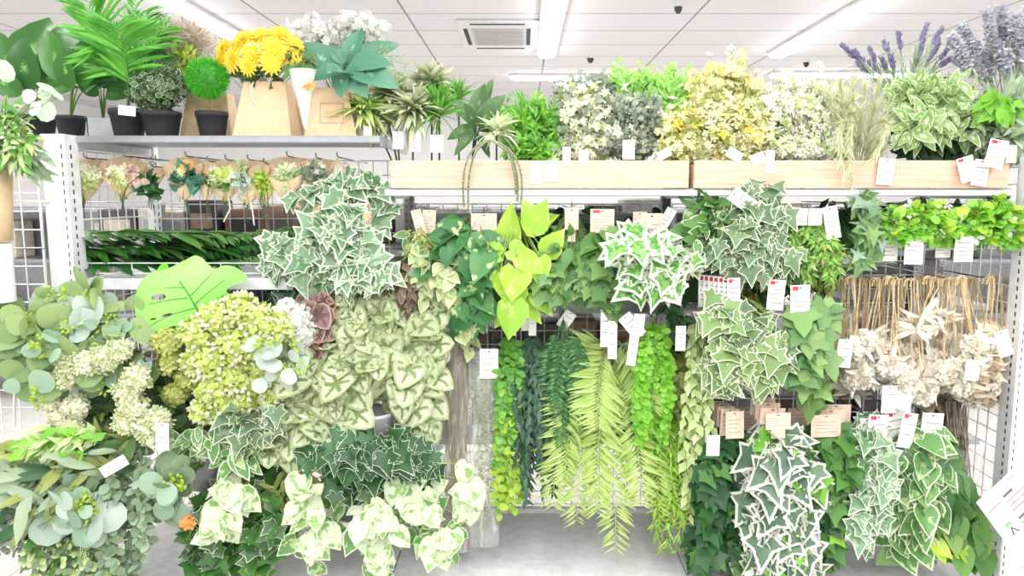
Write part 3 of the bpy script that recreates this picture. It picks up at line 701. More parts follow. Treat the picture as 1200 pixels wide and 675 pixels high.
# ================================================================== top of left bay (shelf top z=ZL)
YT = 2.3
zsh = ZL
def ybase(Y): # pixel row of the shelf top at depth Y
    d = (ZL-CAM[2])/Y; return 337.5-F*math.tan(math.atan(d)+TH)
def potted(label, cat, name, potpx, Y, specs, **k):
    p0, p1, p2 = potpx; yb = ybase(Y); yt = p2
    a, b_ = at(p0, yb, Y), at(p1, yb, Y); t = thing(name, label, cat, ((a[0]+b_[0])/2, Y, ZL))
    s_ = pot(t, p0, p1, yt, yb, Y); return t, s_
def bigplant(name, label, potpx, Y, leaves, m, seed, T=BIG, wd=1.0):
    t, s_ = potted(label, 'potted plant', name, potpx, Y, None); rng = R(seed); st = MB()
    for (bx_, by, tx, ty, w, dy, fz) in leaves:      # blade base, tip pixels, half width factor, depth offset
        B = at(bx_, by, Y+dy*.5); Tp = at(tx, ty, Y+dy); Ln = np.linalg.norm(Tp-B)
        st.tubes(curve(s_, (s_+B)/2+np.array([0, 0, .02]), B, 7), .003, 5, taper=.6); w *= 1.5
        lf = MB().leaves(T, B[None], (Tp-B)[None], np.array([fz]), Ln*1.08, rnd=np.array([rng.rand()]), Sw=np.array([Ln*w]))
        lf.build('leaf_blade', m, t, True)
    st.build('stem', STEMG, t); return t
bigplant('potted_plant', 'large broad-leaved plant in a black pot at the far left end of the top shelf', (20, 66, 136), 2.36,
         [(28, 100, -14, 42, .8, -.1, (-.2, -1, .5)), (30, 96, 34, 14, .9, .05, (0, -1, .6)), (40, 100, 92, 48, .9, -.05, (.3, -1, .7)), (26, 110, -20, 84, .8, -.15, (-.3, -1, .4)), (36, 104, 64, 28, .8, .1, (.1, -1, .6)), (36, 106, 16, 54, 1.0, -.12, (0, -1, .3)), (44, 112, 70, 96, .7, -.1, (.2, -1, .4))], m_big, 3)
bigplant('potted_plant', 'broad-leaved plant with upright arching leaves in a square black pot beside the palm', (68, 101, 136), 2.25,
         [(84, 96, 42, 40, .8, -.08, (-.4, -1, .6)), (86, 92, 54, 22, .8, .05, (0, -1, .6)), (92, 100, 104, 44, .75, -.1, (.3, -1, .4)), (88, 92, 80, 18, .7, .1, (.1, -1, .5)), (96, 108, 122, 66, .6, .05, (.3, -1, .4)), (84, 104, 66, 64, .7, -.12, (0, -1, .4))], m_big, 5)
bigplant('potted_plant', 'dark broad-leaved plant behind the palm pot', (112, 134, 140), 2.48,
         [(118, 104, 98, 60, .9, 0, (-.3, -1, .4)), (122, 104, 128, 58, .9, .0, (.2, -1, .4)), (126, 106, 156, 76, .8, 0, (.4, -1, .4)), (116, 112, 92, 92, .8, 0, (-.3, -1, .4)), (124, 112, 150, 104, .8, -.05, (.3, -1, .4))], m_palmd, 8)
# palm
t, s_ = potted('bright green palm with feathered fronds in a black pot on the top shelf', 'potted palm', 'potted_palm', (131, 172, 128), 2.22, None)
rng = R(11); st = MB()
for i, (bx_, by, tx, ty, cx, cy, w, dy, mt, nn) in enumerate([(150, 100, 100, 4, 122, 50, 26, -.12, m_palm, 26), (152, 96, 158, -8, 158, 50, 18, .05, m_palm, 26), (154, 92, 196, 30, 180, 46, 16, .0, m_palm, 22), (152, 100, 112, 54, 128, 62, 20, -.1, m_palm, 20), (152, 104, 138, 30, 146, 60, 24, -.16, m_palm, 26), (154, 104, 190, 62, 174, 74, 14, .05, m_palmd, 18), (152, 108, 108, 84, 128, 82, 16, .0, m_palmd, 18), (154, 100, 170, 18, 166, 56, 18, .08, m_palmd, 22), (152, 106, 176, 100, 168, 88, 13, -.02, m_palmd, 14)]):
    B, C_, T_ = at(bx_, by, 2.22+dy*.3), at(cx, cy, 2.22+dy*.7), at(tx, ty, 2.22+dy); L = curve(B, C_, T_, 12)
    st.tubes(curve(s_, (s_+B)/2, B, 6), .0028, 5); fr = MB().tubes(L, .002, 4, taper=.4)
    along(fr, rng, L, SLIMW if False else LANCE, w*M_(2.22)*1.9, int(nn*1.5), t0=.06, t1=1, ang=.85, mode='alt', face=(rng.uniform(-.4, .4), -1, .5), jit=.12, prof=lambda x: .55+.6*np.sin(PI*np.clip(x*.85+.12, 0, 1)), sj=.06, width=.5)
    fr.build('frond', mt, t, True)
st.build('stem', STEMG, t); card(t, 149, 124, 2.16, 20, 11, .1, lines=2, string=False)
# variegated ball shrub
def ballplant(name, label, potpx, Y, c, r, T, n, size, m, core, seed, yst=True, needle=False):
    t, s_ = potted(label, 'topiary', name, potpx, Y, None); rng = R(seed); C_ = at(c[0], c[1], Y); k = M_(Y); rr = r*k
    MB().tubes(curve(s_, (s_+C_)/2, C_, 5), .0035 if needle else .003, 6).build('trunk', STEMB, t)
    mb = MB(); u = nrm(rng.randn(n, 3)); 
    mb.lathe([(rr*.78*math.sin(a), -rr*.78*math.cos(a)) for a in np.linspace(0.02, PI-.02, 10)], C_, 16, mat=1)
    if needle: mb.leaves(T, C_+u*rr*.7, u+rng.randn(n, 3)*.25, rng.randn(n, 3), size*k*rng.uniform(.8, 1.15, n), rng=rng)
    else: mb.leaves(T, C_+u*rr*rng.uniform(.72, 1, (n, 1)), nrm(rng.randn(n, 3)+u*.4), u+rng.randn(n, 3)*.3, size*k*rng.uniform(.7, 1.2, n), rng=rng)
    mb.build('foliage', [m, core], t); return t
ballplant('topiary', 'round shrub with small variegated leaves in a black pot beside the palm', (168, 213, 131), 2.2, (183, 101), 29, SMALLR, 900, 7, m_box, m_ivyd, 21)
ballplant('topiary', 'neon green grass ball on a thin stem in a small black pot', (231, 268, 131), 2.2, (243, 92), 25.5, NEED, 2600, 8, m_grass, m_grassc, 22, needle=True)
# kraft bags
def kraftbag(label, x0, x1, xt0, xt1, y1, Y, dep=.1, printed=None, handle=None, name='kraft_bag'):
    yb = ybase(Y); t = thing(name, label, 'paper bag', at((x0+x1)/2, yb, Y)*[1, 1, 0]+[0, 0, ZL])
    a, b_ = at(x0, yb, Y), at(x1, yb, Y); c, d = at(xt0, y1, Y), at(xt1, y1, Y); zt = c[2]; z0 = ZL+.0005
    mb = MB(); o = .002
    yo, yi = Y, Y+dep; yto, yti = Y+dep*.2, Y+dep*.8
    V = [(a[0], yo, z0), (b_[0], yo, z0), (b_[0], yi, z0), (a[0], yi, z0), (c[0], yto, zt), (d[0], yto, zt), (d[0], yti, zt), (c[0], yti, zt)]
    Vi = [(x+(o if k in (0, 3, 4, 7) else -o), y+(o if k in (0, 1, 4, 5) else -o), z+(o if k < 4 else 0)) for k, (x, y, z) in enumerate(V)]
    q = [[0, 1, 5, 4], [1, 2, 6, 5], [2, 3, 7, 6], [3, 0, 4, 7], [3, 2, 1, 0]]; qi = [[x+8 for x in f[::-1]] for f in q]
    rim = [[4, 5, 13, 12], [5, 6, 14, 13], [6, 7, 15, 14], [7, 4, 12, 15]]
    mb.raw(V+Vi, q+qi+rim); mb.build('bag', TAN, t)
    if printed:
        p0, p1 = printed[:2], printed[2:]; f = lambda px, py: at(px, py, Y+dep*.2*(yb-py)/(yb-y1)-.0012)
        mb = MB(); P = [f(p0[0], p0[1]), f(p1[0], p0[1]), f(p1[0], p1[1]), f(p0[0], p1[1])]
        mb.tubes([[P[i], P[(i+1) % 4]] for i in range(4)], .0006, 3); mb.build('printed_frame', TANLINE, t)
        if len(printed) == 4 and label.startswith('tan paper bag with a printed'):
            h = (p1[1]-p0[1])
            for gx, wd in ((.18, .05), (.3, .03), (.4, .07), (.52, .05), (.64, .07), (.76, .04)):
                x = p0[0]+(p1[0]-p0[0])*gx; MB().tubes([[f(x, p0[1]+h*.42), f(x+wd*30, p0[1]+h*.6)]], .0006, 3).build('printed_letter', TANLINE, t)
            MB().tubes([[f(p0[0]+2, p0[1]+h*.68), f(p1[0]-2, p0[1]+h*.68)]], .0004, 3).build('printed_line', TANLINE, t)
    if handle:
        f = lambda px, py: at(px, py, Y+.004)
        MB().tubes(curve(f(handle[0], handle[1]), f(handle[0]-8, (handle[1]+handle[3])/2), f(handle[2], handle[3]), 8), .0022, 5).build('ribbon', CARD, t)
    return t
kraftbag('tan paper bag with a thin printed frame behind the neon grass ball', 210, 272, 216, 262, 108, 2.28, printed=(231, 125, 258, 146))
kraftbag('plain tan paper bag holding the yellow chrysanthemums', 272, 341, 282, 331, 94, 2.2, .12, handle=(297, 96, 302, 124))
kraftbag('small grey-tan paper bag between the two larger bags', 338, 362, 342, 360, 112, 2.32)
kraftbag('tan paper bag with a printed rectangle, holding the teal leaves', 356, 418, 366, 404, 101, 2.2, .12, printed=(375, 121, 402, 144))
# grey metal divider
o = MB().box((at(101, 137, 2.2)[0], 2.2, ZL+.0005), (at(137, 137, 2.2)[0], 2.203, at(101, 138, 2.2)[2])).box((at(101, 137, 2.2)[0], 2.2, ZL+.0005), (at(101, 137, 2.2)[0]+.003, 2.3, at(101, 138, 2.2)[2])).build('shelf_divider', GREYM)
props(o, 'grey metal shelf divider plate in front of the palm pot', 'shelf divider')
# curly beige bouquet
plant('dried_bouquet', 'dry-looking curly beige bouquet with green filler behind the neon ball', 'bouquet', (225, 128, 2.34), [('flower', 'T', BLADEN, 60, 17, m_curl, dict(rad=6)), ('foliage', 'S', SLIM, 160, 11, m_bud, dict(blobs=[(218, 66, 14, 14, 2.3), (232, 90, 16, 14, 2.3)], dirb=(0, -.2, .5)))], blobs=[(212, 46, 26, 16, 2.36), (240, 50, 20, 14, 2.34), (200, 60, 16, 16, 2.36), (190, 80, 8, 12, 2.4)], nst=34, seed=31)
# chrysanthemums
t = plant('chrysanthemum_bouquet', 'bouquet of bright yellow chrysanthemums in a tan paper bag', 'bouquet', (306, 130, 2.28), [('foliage', 'S', OVATE, 60, 20, m_dkbroad, dict(blobs=[(305, 84, 48, 12, 2.24), (350, 80, 16, 22, 2.2)], dirb=(0, -.3, -.2)))], blobs=[(306, 62, 50, 24, 2.25)], nst=14, seed=33)
rng = R(4)
for (px, py, r, dy) in [(262, 58, 14, -.03), (284, 48, 16, -.02), (306, 44, 15, 0), (328, 42, 15, 0), (344, 54, 13, -.02), (318, 58, 15, -.07), (296, 64, 15, -.07), (272, 70, 14, -.06), (338, 70, 13, -.06), (318, 74, 12, -.08), (258, 72, 10, -.04), (352, 76, 10, -.06), (290, 78, 10, -.09), (352, 66, 9, -.02), (362, 100, 8, -.1)]:
    c = at(px, py, 2.25+dy); D = nrm(np.array([(px-306)/60, -.9, (62-py)/40+.25])); r *= M_(2.25)*1.15
    mb = MB().leaves(MUM, c[None], D[None], rng.randn(1, 3), r*1.0, rng=rng); mb.leaves(MUM, (c+D*.006)[None], D[None], rng.randn(1, 3), r*.72, rng=rng)
    mb.build('flower_head', m_yel, t)
# plastic sleeve cone with orange bloom
t = thing('flower_sleeve', 'clear plastic cone sleeve with a single orange bloom between two paper bags', 'flower sleeve', at(358, ybase(2.14), 2.14))
MB().lathe([(.004, 0), (.034, .15), (.036, .165), (.033, .165), (.003, .002)], at(358, 152, 2.14), 18, axis=rotm((0, 1, 0), -.02)).build('sleeve', plastic('sleeve_film', al=.55), t, True)
c = at(360, 100, 2.12); MB().leaves(MUM, c[None], np.array([[0, -.6, .8]]), np.array([[1, 0, 0.]]), .02).build('flower_head', m_orange, t)
MB().tubes(curve(at(358, 150, 2.14), at(358, 125, 2.14), c, 5), .0015, 4).build('stem', STEMG, t)
# teal leaves + white flowers
plant('white_bouquet', 'tall bouquet of tiny white blossoms above the teal leaves', 'bouquet', (395, 120, 2.34), [('flower', 'T', FL5, 18, 4.5, m_white, dict(rad=9)), ('foliage', 'A', SLIM, 8, 9, m_sage, dict(t0=.4))], blobs=[(372, 44, 26, 20, 2.34), (402, 40, 24, 20, 2.36), (432, 32, 20, 24, 2.36), (350, 34, 6, 10, 2.34)], nst=42, seed=37, sm=STEMG)
t = bigplant('teal_leaf_bouquet', 'bouquet of large teal leaves in the bag with the printed rectangle', (372, 400, 150), 2.27,
         [(400, 84, 352, 48, .7, -.06, (-.4, -1, .6)), (402, 84, 396, 100, .8, -.14, (-.1, -1, .2)), (404, 82, 424, 100, .9, -.12, (.3, -1, .2)), (406, 80, 456, 86, .8, -.1, (.3, -1, .5)), (404, 78, 420, 30, .55, .0, (0, -1, .4)), (406, 78, 458, 44, .5, .0, (.2, -1, .4)), (400, 80, 372, 84, .9, -.1, (-.3, -1, .3)), (404, 74, 388, 54, .9, -.05, (0, -1, .5)), (410, 78, 446, 64, .9, -.08, (.2, -1, .7)), (408, 88, 392, 72, 1, -.16, (0, -1, .7))], m_teal, 9)
plant('fern_sprig', 'thin pale fern sprig sticking out right of the teal leaves', 'sprig', (410, 100, 2.3), [('foliage', 'A', NEED, 60, 9, m_sage, dict(mode='alt', t0=.2))], L=curve(at(410, 100, 2.3), at(430, 60, 2.28), np.array([at(478, 92, 2.25), at(470, 66, 2.27), at(452, 56, 2.3), at(478, 76, 2.26)]), 10), seed=40)

# ================================================================== plants standing behind the boards
YB = 2.32; YR = 2.42
def up(name, label, c, blobs, specs, seed, cat='artificial plant', root=None, nst=26, tags=(), **k):
    root = root or (c, 215, YB); return plant(name, label, cat, root, specs, blobs=blobs, nst=nst, seed=seed, tags=tags, lift=k.pop('lift', .1), **k)
def airplant(label, cx, cy, r, m, n, seed, Y=2.24, T=BLADEW, name='air_plant', upb=.45, tags=()):
    rng = R(seed); c = at(cx, cy, Y); rx = max(cx, 470); t = thing(name, label, 'artificial succulent', at(rx, 216, Y+.02)); k = M_(Y)
    u = nrm(rng.randn(n, 3)+np.array([0, -.35, upb*1.6])); 
    MB().leaves(T, np.tile(c, (n, 1)), u, np.array([0, 0, 1])+rng.randn(n, 3)*.3, r*k*rng.uniform(.75, 1.15, n), rng=rng).leaves(T, np.tile(c+[0, 0, .012], (n//2, 1)), nrm(u[:n//2]+[0, 0, .6]), np.array([0, 0, 1])+rng.randn(n//2, 3)*.3, r*k*.8*rng.uniform(.8, 1.1, n//2), rng=rng).build('foliage', m, t, True)
    MB().tubes(curve(c, at((cx+rx)/2, cy+26, Y), at(rx, 216, Y+.02), 7), .003, 5).build('stem', STEMD, t)
    for g in tags: card(t, *g[:5], **(g[5] if len(g) > 5 else {}))
    return t
airplant('pale lime spiky rosette leftmost behind the wooden board', 428, 132, 42, m_airl, 70, 51, tags=[(431, 148, 2.2, 9, 15, dict(ang=.05))])
airplant('grey-green spiky rosette right of the pale lime one', 460, 118, 42, m_airg, 70, 52, Y=2.3)
airplant('low grey-green spiky rosette with reddish tag below', 484, 134, 40, m_airg, 70, 53, Y=2.2, tags=[(486, 155, 2.18, 13, 22, dict(red=1)), (466, 154, 2.18, 12, 20, {})])
airplant('olive spiky rosette low between two grey ones', 455, 144, 26, m_airg, 34, 55, Y=2.26)
airplant('tall upright grey-green spiky tuft', 506, 108, 42, m_airg, 64, 54, Y=2.36, upb=1.0)
airplant('bright green grassy tuft beside the dark broad leaves', 515, 136, 44, m_airb, 90, 56, Y=2.22, upb=.9, T=BLADE, tags=[(512, 158, 2.19, 15, 20, {})])
airplant('bright green grassy tuft behind the dark broad leaves', 538, 116, 30, m_airb, 46, 57, Y=2.36, upb=.8, T=BLADE)
airplant('striped green and white spider tuft beside the dark broad leaves', 582, 158, 34, m_stripe, 44, 58, Y=2.2, upb=.5, T=BLADEW)
t = thing('broad_leaf_sprig', 'dark green broad-leaved sprig behind the wire hoop', 'artificial plant', at(553, 216, 2.27)); rng = R(6); st = MB()
s_ = at(553, 190, 2.26)
for (bx_, by, tx, ty, w, dy) in [(556, 150, 530, 156, .9, -.06), (556, 146, 538, 118, .95, -.05), (558, 142, 562, 100, .9, 0), (562, 146, 584, 112, .9, -.02), (562, 150, 572, 124, 1.0, -.08), (560, 152, 588, 146, .8, -.05), (556, 156, 536, 172, .7, -.08), (560, 158, 572, 176, .7, -.06), (560, 140, 576, 92, .4, .03), (556, 150, 552, 128, 1.0, -.1)]:
    B, Tp = at(bx_, by, 2.26+dy*.5), at(tx, ty, 2.26+dy); Ln = np.linalg.norm(Tp-B); st.tubes(curve(s_, (s_+B)/2+[0, 0, .01], B, 5), .002, 4)
    MB().leaves(BIG, B[None], (Tp-B)[None], np.array([[rng.uniform(-.3, .3), -1, .5]]), Ln*1.15, rnd=np.array([rng.rand()]), Sw=np.array([Ln*w*1.15])).build('leaf_blade', m_dkbroad, t, True)
st.tubes([[at(553, 216, 2.27), s_]], .003, 4); st.build('stem', STEMD, t)
tg = lambda x, y, w=13, h=20, a=0., **k: (x, y, 2.14-.012, w, h, dict(ang=a, **k))
up('fern_bush', 'bright green feathery bush beside the wire hoop', 622, [(614, 150, 26, 32, 2.3), (634, 148, 24, 30, 2.3), (620, 172, 30, 14, 2.22)], [('foliage', 'A', SLIM, 34, 13, m_lime, dict(t0=.3, ang=.8, face_out=.5)), ('foliage', 'S', SLIM, 700, 13, m_airb, dict(dirb=(0, -.2, .35), outw=.9))], 61, nst=40, tags=[tg(628, 190, 13, 25, red=0), tg(646, 188, 15, 24)])
up('blossom_bush', 'cream and pale green tiny-leaved bush beside the bright green feathery one', 672, [(668, 140, 20, 34, 2.3), (690, 146, 26, 40, 2.27), (706, 164, 22, 18, 2.22), (682, 178, 26, 12, 2.2)], [('flower', 'S', FL5, 750, 5.5, m_cream, dict(dirb=(0, -.6, .4), outw=1.)), ('foliage', 'S', SMALLR, 420, 8, m_dusty, dict(dirb=(0, -.2, .2), outw=1)), ('foliage', 'S', SMALLR, 200, 8, m_olive, dict(dirb=(0, -.2, .2), outw=1))], 62, nst=40, tags=[tg(684, 176, 11, 16), tg(664, 172, 9, 22)])
up('dusty_bush', 'tall grey-green dusty bush sticking up behind the cream blossoms', 690, [(672, 108, 22, 14, 2.4), (700, 108, 18, 16, 2.4), (712, 120, 18, 20, 2.38)], [('foliage', 'A', SMALLR, 26, 7, m_dusty, dict(t0=.5)), ('foliage', 'S', SMALLR, 500, 7, m_dusty, dict(dirb=(0, -.2, .3), outw=1))], 63, nst=44)
up('dusty_bush', 'grey-green dusty bush with round leaves in front of the bright green bush', 740, [(736, 140, 26, 26, 2.28), (756, 146, 22, 26, 2.26), (738, 168, 26, 16, 2.22)], [('foliage', 'S', SMALLR, 900, 8, m_dusty, dict(dirb=(0, -.3, .2), outw=1)), ('flower', 'S', FL4, 160, 5, m_cream, dict(dirb=(0, -.6, .4)))], 64, nst=40, tags=[tg(737, 164, 14, 22), tg(776, 176, 16, 10, -.5)])
up('green_bush', 'fresh green leafy bush behind the dusty grey one', 742, [(734, 106, 20, 22, 2.42), (756, 98, 16, 20, 2.42), (716, 104, 14, 14, 2.44)], [('foliage', 'A', SLIMW, 30, 10, m_limep, dict(t0=.45, ang=.8)), ('foliage', 'S', SLIMW, 240, 9, m_limep, dict(dirb=(0, -.1, .6)))], 65, nst=44)
up('green_bush', 'fresh green leafy bush left of the tall yellow blossoms', 786, [(784, 100, 20, 20, 2.42), (776, 120, 18, 20, 2.38), (796, 108, 14, 18, 2.42)], [('foliage', 'A', SLIMW, 30, 10, m_limep, dict(t0=.45, ang=.8)), ('foliage', 'S', SLIMW, 240, 9, m_limep, dict(dirb=(0, -.1, .6)))], 66, nst=44)
up('yellow_blossom_bush', 'low bush of yellow blossoms at the right end of the left board', 798, [(792, 156, 24, 26, 2.24), (812, 146, 20, 28, 2.26), (800, 174, 26, 14, 2.2)], [('flower', 'S', FL4, 640, 5.2, m_yels, dict(dirb=(0, -.6, .4), outw=1)), ('flower', 'S', FL4, 60, 5.8, m_yel, dict(dirb=(0, -.6, .4), outw=1)), ('foliage', 'S', SMALLR, 360, 8, m_olive, dict(dirb=(0, -.2, .2), outw=1))], 67, nst=40)
up('yellow_blossom_bush', 'tall airy bush of yellow blossoms rising highest behind the right board', 858, [(846, 110, 30, 34, 2.36), (856, 84, 18, 20, 2.38), (874, 112, 20, 28, 2.36), (826, 104, 16, 20, 2.38)], [('flower', 'T', FL4, 9, 5.5, m_yels, dict(rad=7)), ('flower', 'S', FL4, 200, 5.2, m_yels, dict(dirb=(0, -.6, .5))), ('foliage', 'A', SMALLR, 12, 7, m_pale, dict(t0=.4))], 68, nst=60)
up('yellow_blossom_bush', 'wide bush of yellow and cream blossoms low behind the left end of the right board', 862, [(838, 156, 24, 28, 2.24), (864, 150, 26, 32, 2.24), (884, 160, 20, 26, 2.22), (856, 176, 36, 10, 2.2)], [('flower', 'S', FL4, 760, 5.2, m_yels, dict(dirb=(0, -.6, .4), outw=1)), ('flower', 'S', FL4, 70, 5.8, m_yel, dict(dirb=(0, -.6, .4), outw=1)), ('flower', 'S', FL5, 260, 5.5, m_cream, dict(dirb=(0, -.6, .4), outw=1)), ('foliage', 'S', SMALLR, 420, 8, m_olive, dict(dirb=(0, -.2, .2), outw=1))], 69, nst=44, tags=[tg(864, 176, 18, 12, .5), tg(886, 180, 16, 14, -.4), tg(903, 176, 10, 26)])
up('white_blossom_bush', 'wide bush of creamy white blossoms behind the right board', 940, [(918, 140, 30, 44, 2.27), (948, 134, 32, 38, 2.28), (968, 150, 24, 34, 2.26), (936, 174, 40, 12, 2.2)], [('flower', 'S', FL5, 1300, 4.8, m_cream, dict(dirb=(0, -.6, .4), outw=1)), ('flower', 'S', FL5, 500, 5.5, m_white, dict(dirb=(0, -.6, .4), outw=1)), ('foliage', 'S', SMALLR, 560, 8, m_pale, dict(dirb=(0, -.2, .2), outw=1))], 70, nst=50)
rng = R(71)
tips = np.array([at(x, y, 2.15+rng.uniform(-.03, .1)) for x, y in [(968, 104), (984, 96), (1000, 92), (1014, 100), (1030, 98), (1044, 116), (958, 130), (1050, 140), (990, 118), (1008, 128), (1026, 124), (976, 146), (1040, 150), (1000, 160), (984, 170), (1020, 165), (1036, 172), (970, 172)]])
plant('feather_grass', 'beige feather grass with plumes curling down over the right board', 'artificial grass', (1004, 212, 2.26), [('plume', 'A', NEED, 150, 13, m_feath, dict(t0=.3, ang=.4, face_out=.3, jit=.5))], L=fanout(rng, at(1004, 212, 2.26), tips, .3, 10), seed=71, sm=STEMY)
Lc = np.concatenate([curve(at(x0, 150, 2.2), at(x1, 120, 2.08), at(x2, y2, 2.1), 12) for x0, x1, x2, y2 in ((1004, 975, 988, 206), (1010, 990, 998, 214), (1018, 1060, 1022, 190))])
plant('feather_grass', 'two long beige plumes drooping in front of the right board', 'artificial grass', (1006, 205, 2.24), [('plume', 'A', NEED, 170, 14, m_feath, dict(t0=.1, ang=.35, jit=.5))], L=Lc, seed=72, sm=STEMY)
up('striped_leaf_bush', 'bush of striped cream and green leaves behind the right board', 1100, [(1068, 120, 28, 26, 2.26), (1104, 122, 32, 28, 2.24), (1130, 140, 22, 24, 2.24), (1080, 150, 34, 18, 2.2), (1060, 104, 18, 12, 2.3)], [('foliage', 'S', OVATE, 300, 27, m_stripe, dict(dirb=(0, -.4, -.1), outw=1.0))], 73, nst=30)
up('broad_leaf_bush', 'dark green leafy bush under the striped leaves', 1088, [(1080, 168, 36, 18, 2.28), (1130, 164, 34, 24, 2.3)], [('foliage', 'S', OVATE, 180, 22, m_ivyd, dict(dirb=(0, -.2, .1), outw=1.0))], 74, nst=30)
up('broad_leaf_bush', 'mixed green and silver leafed bush at the right end of the top row', 1165, [(1172, 140, 30, 30, 2.24), (1150, 150, 20, 26, 2.24), (1186, 166, 22, 22, 2.2)], [('foliage', 'S', LANCE, 280, 30, m_sage, dict(dirb=(.1, -.4, .0), outw=1.0)), ('foliage', 'S', OVATE, 60, 26, m_lime, dict(blobs=[(1172, 126, 20, 12, 2.18)]))], 75, nst=30, tags=[(1172, 164, 2.1, 22, 32, dict(ang=.2, red=1)), (1130, 184, 2.11, 19, 29, dict(ang=-.3, red=1)), (1152, 187, 2.12, 18, 30, dict(ang=.12)), (1040, 186, 2.12, 19, 30, dict(ang=.08)), (1186, 170, 2.12, 12, 20, {})])
def lavender(label, root, tips, m, mst, seed, sp=.3, T=BUD, s_=5, m_n=44, wd=.8, name='lavender_bunch'):
    rng = R(seed); P = np.array([at(x, y, root[2]+rng.uniform(-.06, .06)) for x, y in tips])
    plant(name, label, 'artificial lavender', root, [('flower', 'A', T, m_n, s_, m, dict(t0=1-sp, ang=.5, width=wd, mode='whorl')), ('foliage', 'A', BLADEN, 12, 24, m_sage, dict(t0=.3, t1=.75, ang=.3))], L=fanout(rng, at(*root), P, .12, 12), seed=seed, sm=mst, sr=.0011)
lavender('purple lavender sprigs standing up above the striped leaves', (1056, 130, 2.36), [(988, 54), (1006, 74), (1020, 58), (1020, 74), (1036, 50), (1044, 66), (1053, 40), (1086, 30), (1102, 36), (1100, 48), (1082, 48), (1078, 60), (1112, 56), (1112, 70), (1000, 60), (1094, 60), (1034, 70)], m_lav, STEMG, 81, sp=.22, s_=6)
lavender('tall pale lilac lavender at the right end of the top row', (1178, 130, 2.34), [(1114, 42), (1126, 30), (1124, 56), (1140, 48), (1156, 12), (1160, 34), (1174, 8), (1182, 26), (1192, 16), (1200, 30), (1148, 62), (1134, 66), (1206, 8), (1212, 40), (1168, 50), (1190, 46), (1196, 60), (1120, 66), (1180, 60)], m_lavp, STEMG, 82, sp=.42, s_=7, m_n=60, T=FL4, wd=1.0)
# wire hoop hanging in front of the board
t = thing('wire_hoop', 'dark green wrapped wire hoops hanging over the front of the left board', 'wire hoop', at(576, 165, 2.1)); mb = MB()
for i, (x0, x1, x2, yb) in enumerate([(556, 536, 544, 243), (562, 545, 549, 246), (566, 612, 606, 236), (570, 620, 610, 240), (572, 606, 604, 228)]):
    a, b_, c = at(574, 164, 2.09), at(x1, 172+i, 2.085-.004*i), at(x2, yb, 2.1-.003*i); mb.tubes(curve(a, b_, c, 16), .0036, 6)
mb.build('wrapped_wire', flat('hoop_green', (150, 156, 120), .45, c2=(84, 96, 66), ns=200), t)
# ================================================================== hooks
def hook(px, py, Y0=2.16, Y1=2.6, lab='thin steel display hook reaching out from the wire grid', grp='display hooks on the wire grid', m=None):
    a = at(px, py, Y0); z = a[2]; t = MB().tubes([[(a[0], Y1, z), (a[0], Y1-.02, z), (a[0], Y0+.02, z), (a[0], Y0+.004, z+.003), (a[0], Y0, z+.014)]], .0023, 6).build('display_hook', m or HOOKM)
    return props(t, lab, 'hook', grp)
# ================================================================== mini bouquets in kraft wraps
YW = 2.2
def wrap(label, cx, top, w, neck, spec, seed, m=None, wrapm=None, ang=0, tie=None):
    rng = R(seed); k = M_(YW); B = at(cx, neck, YW); w *= 1.18; t = thing('mini_bouquet', label, 'bouquet', B); H = (neck-top)*k; Rr = w/2*k
    nv, nt_ = 9, 28; V = []
    for i in range(nv):
        for j in range(nt_):
            th = 2*PI*j/nt_; v = i/(nv-1); hh = H*(.4+.6*((1+math.sin(th))/2)**.8); r = .1*Rr+(Rr*.9)*min(1, (v*hh/H*1.45))**.75
            r *= 1+.05*math.sin(3*th+seed)+.03*math.sin(7*th); V.append((math.cos(th)*r, math.sin(th)*r*.55, v*hh))
    V = np.array(V)@rotm((0, 1, 0), ang).T+B; q = [[i*nt_+j, i*nt_+(j+1) % nt_, (i+1)*nt_+(j+1) % nt_, (i+1)*nt_+j] for i in range(nv-1) for j in range(nt_)]
    Vi = V+np.array([0, .0008, .0008]); q = np.array(q); MB().raw(np.concatenate([V, Vi]), np.concatenate([q, q[:, ::-1]+len(V)])).build('paper_wrap', wrapm or KRAFT, t, True)
    MB().tubes([[B+[0, 0, .01], B+[rng.uniform(-.012, .012), 0, -.03-.03*rng.rand()]] for _ in range(5)], .0014, 4).build('stem', STEMD, t)
    st = MB(); mbs = MB(); ms = []
    for (dx, dy, rx, ry, T, n, s_, mt) in spec:
        if mt not in ms: ms.append(mt)
        if T is FL6 and n <= 14:
            for q in range(max(3, n//2)): MB().leaves(MUM, at(cx+dx+rng.uniform(-rx, rx)*.8, (top+neck)/2+dy+rng.uniform(-ry, ry)*.8, YW-.03)[None], np.array([[rng.uniform(-.3, .3), -1, .3]]), rng.randn(1, 3), s_*k*.5).build('flower', mt, t)
            continue
        part = MB(); scatter(part, rng, [(cx+dx, (top+neck)/2+dy+1, rx*.95, ry*.9, YW-.02, .014)], n, T, s_*k*(.85 if s_ < 20 else .7), dirb=(0, -.7, .4), outw=.9, root=B, stem=st, stemf=.3)
        part.build('flower' if any(T is q for q in (FL4, FL5, FL6, MUM)) else 'foliage', mt, t)
    if st.n: st.build('inner_stem', STEMG, t)
    if tie: MB().tubes([[at(cx+4, neck-3, YW-.02), at(cx+6, neck+8, YW-.02), at(cx+2+tie, neck+24, YW-.02)]], .002, 4).build('ribbon', CARD, t)
    hook(cx, top-1, 2.18, 2.6, 'steel hook above the row of small paper-wrapped bouquets', 'hooks above the small bouquets')
    return t
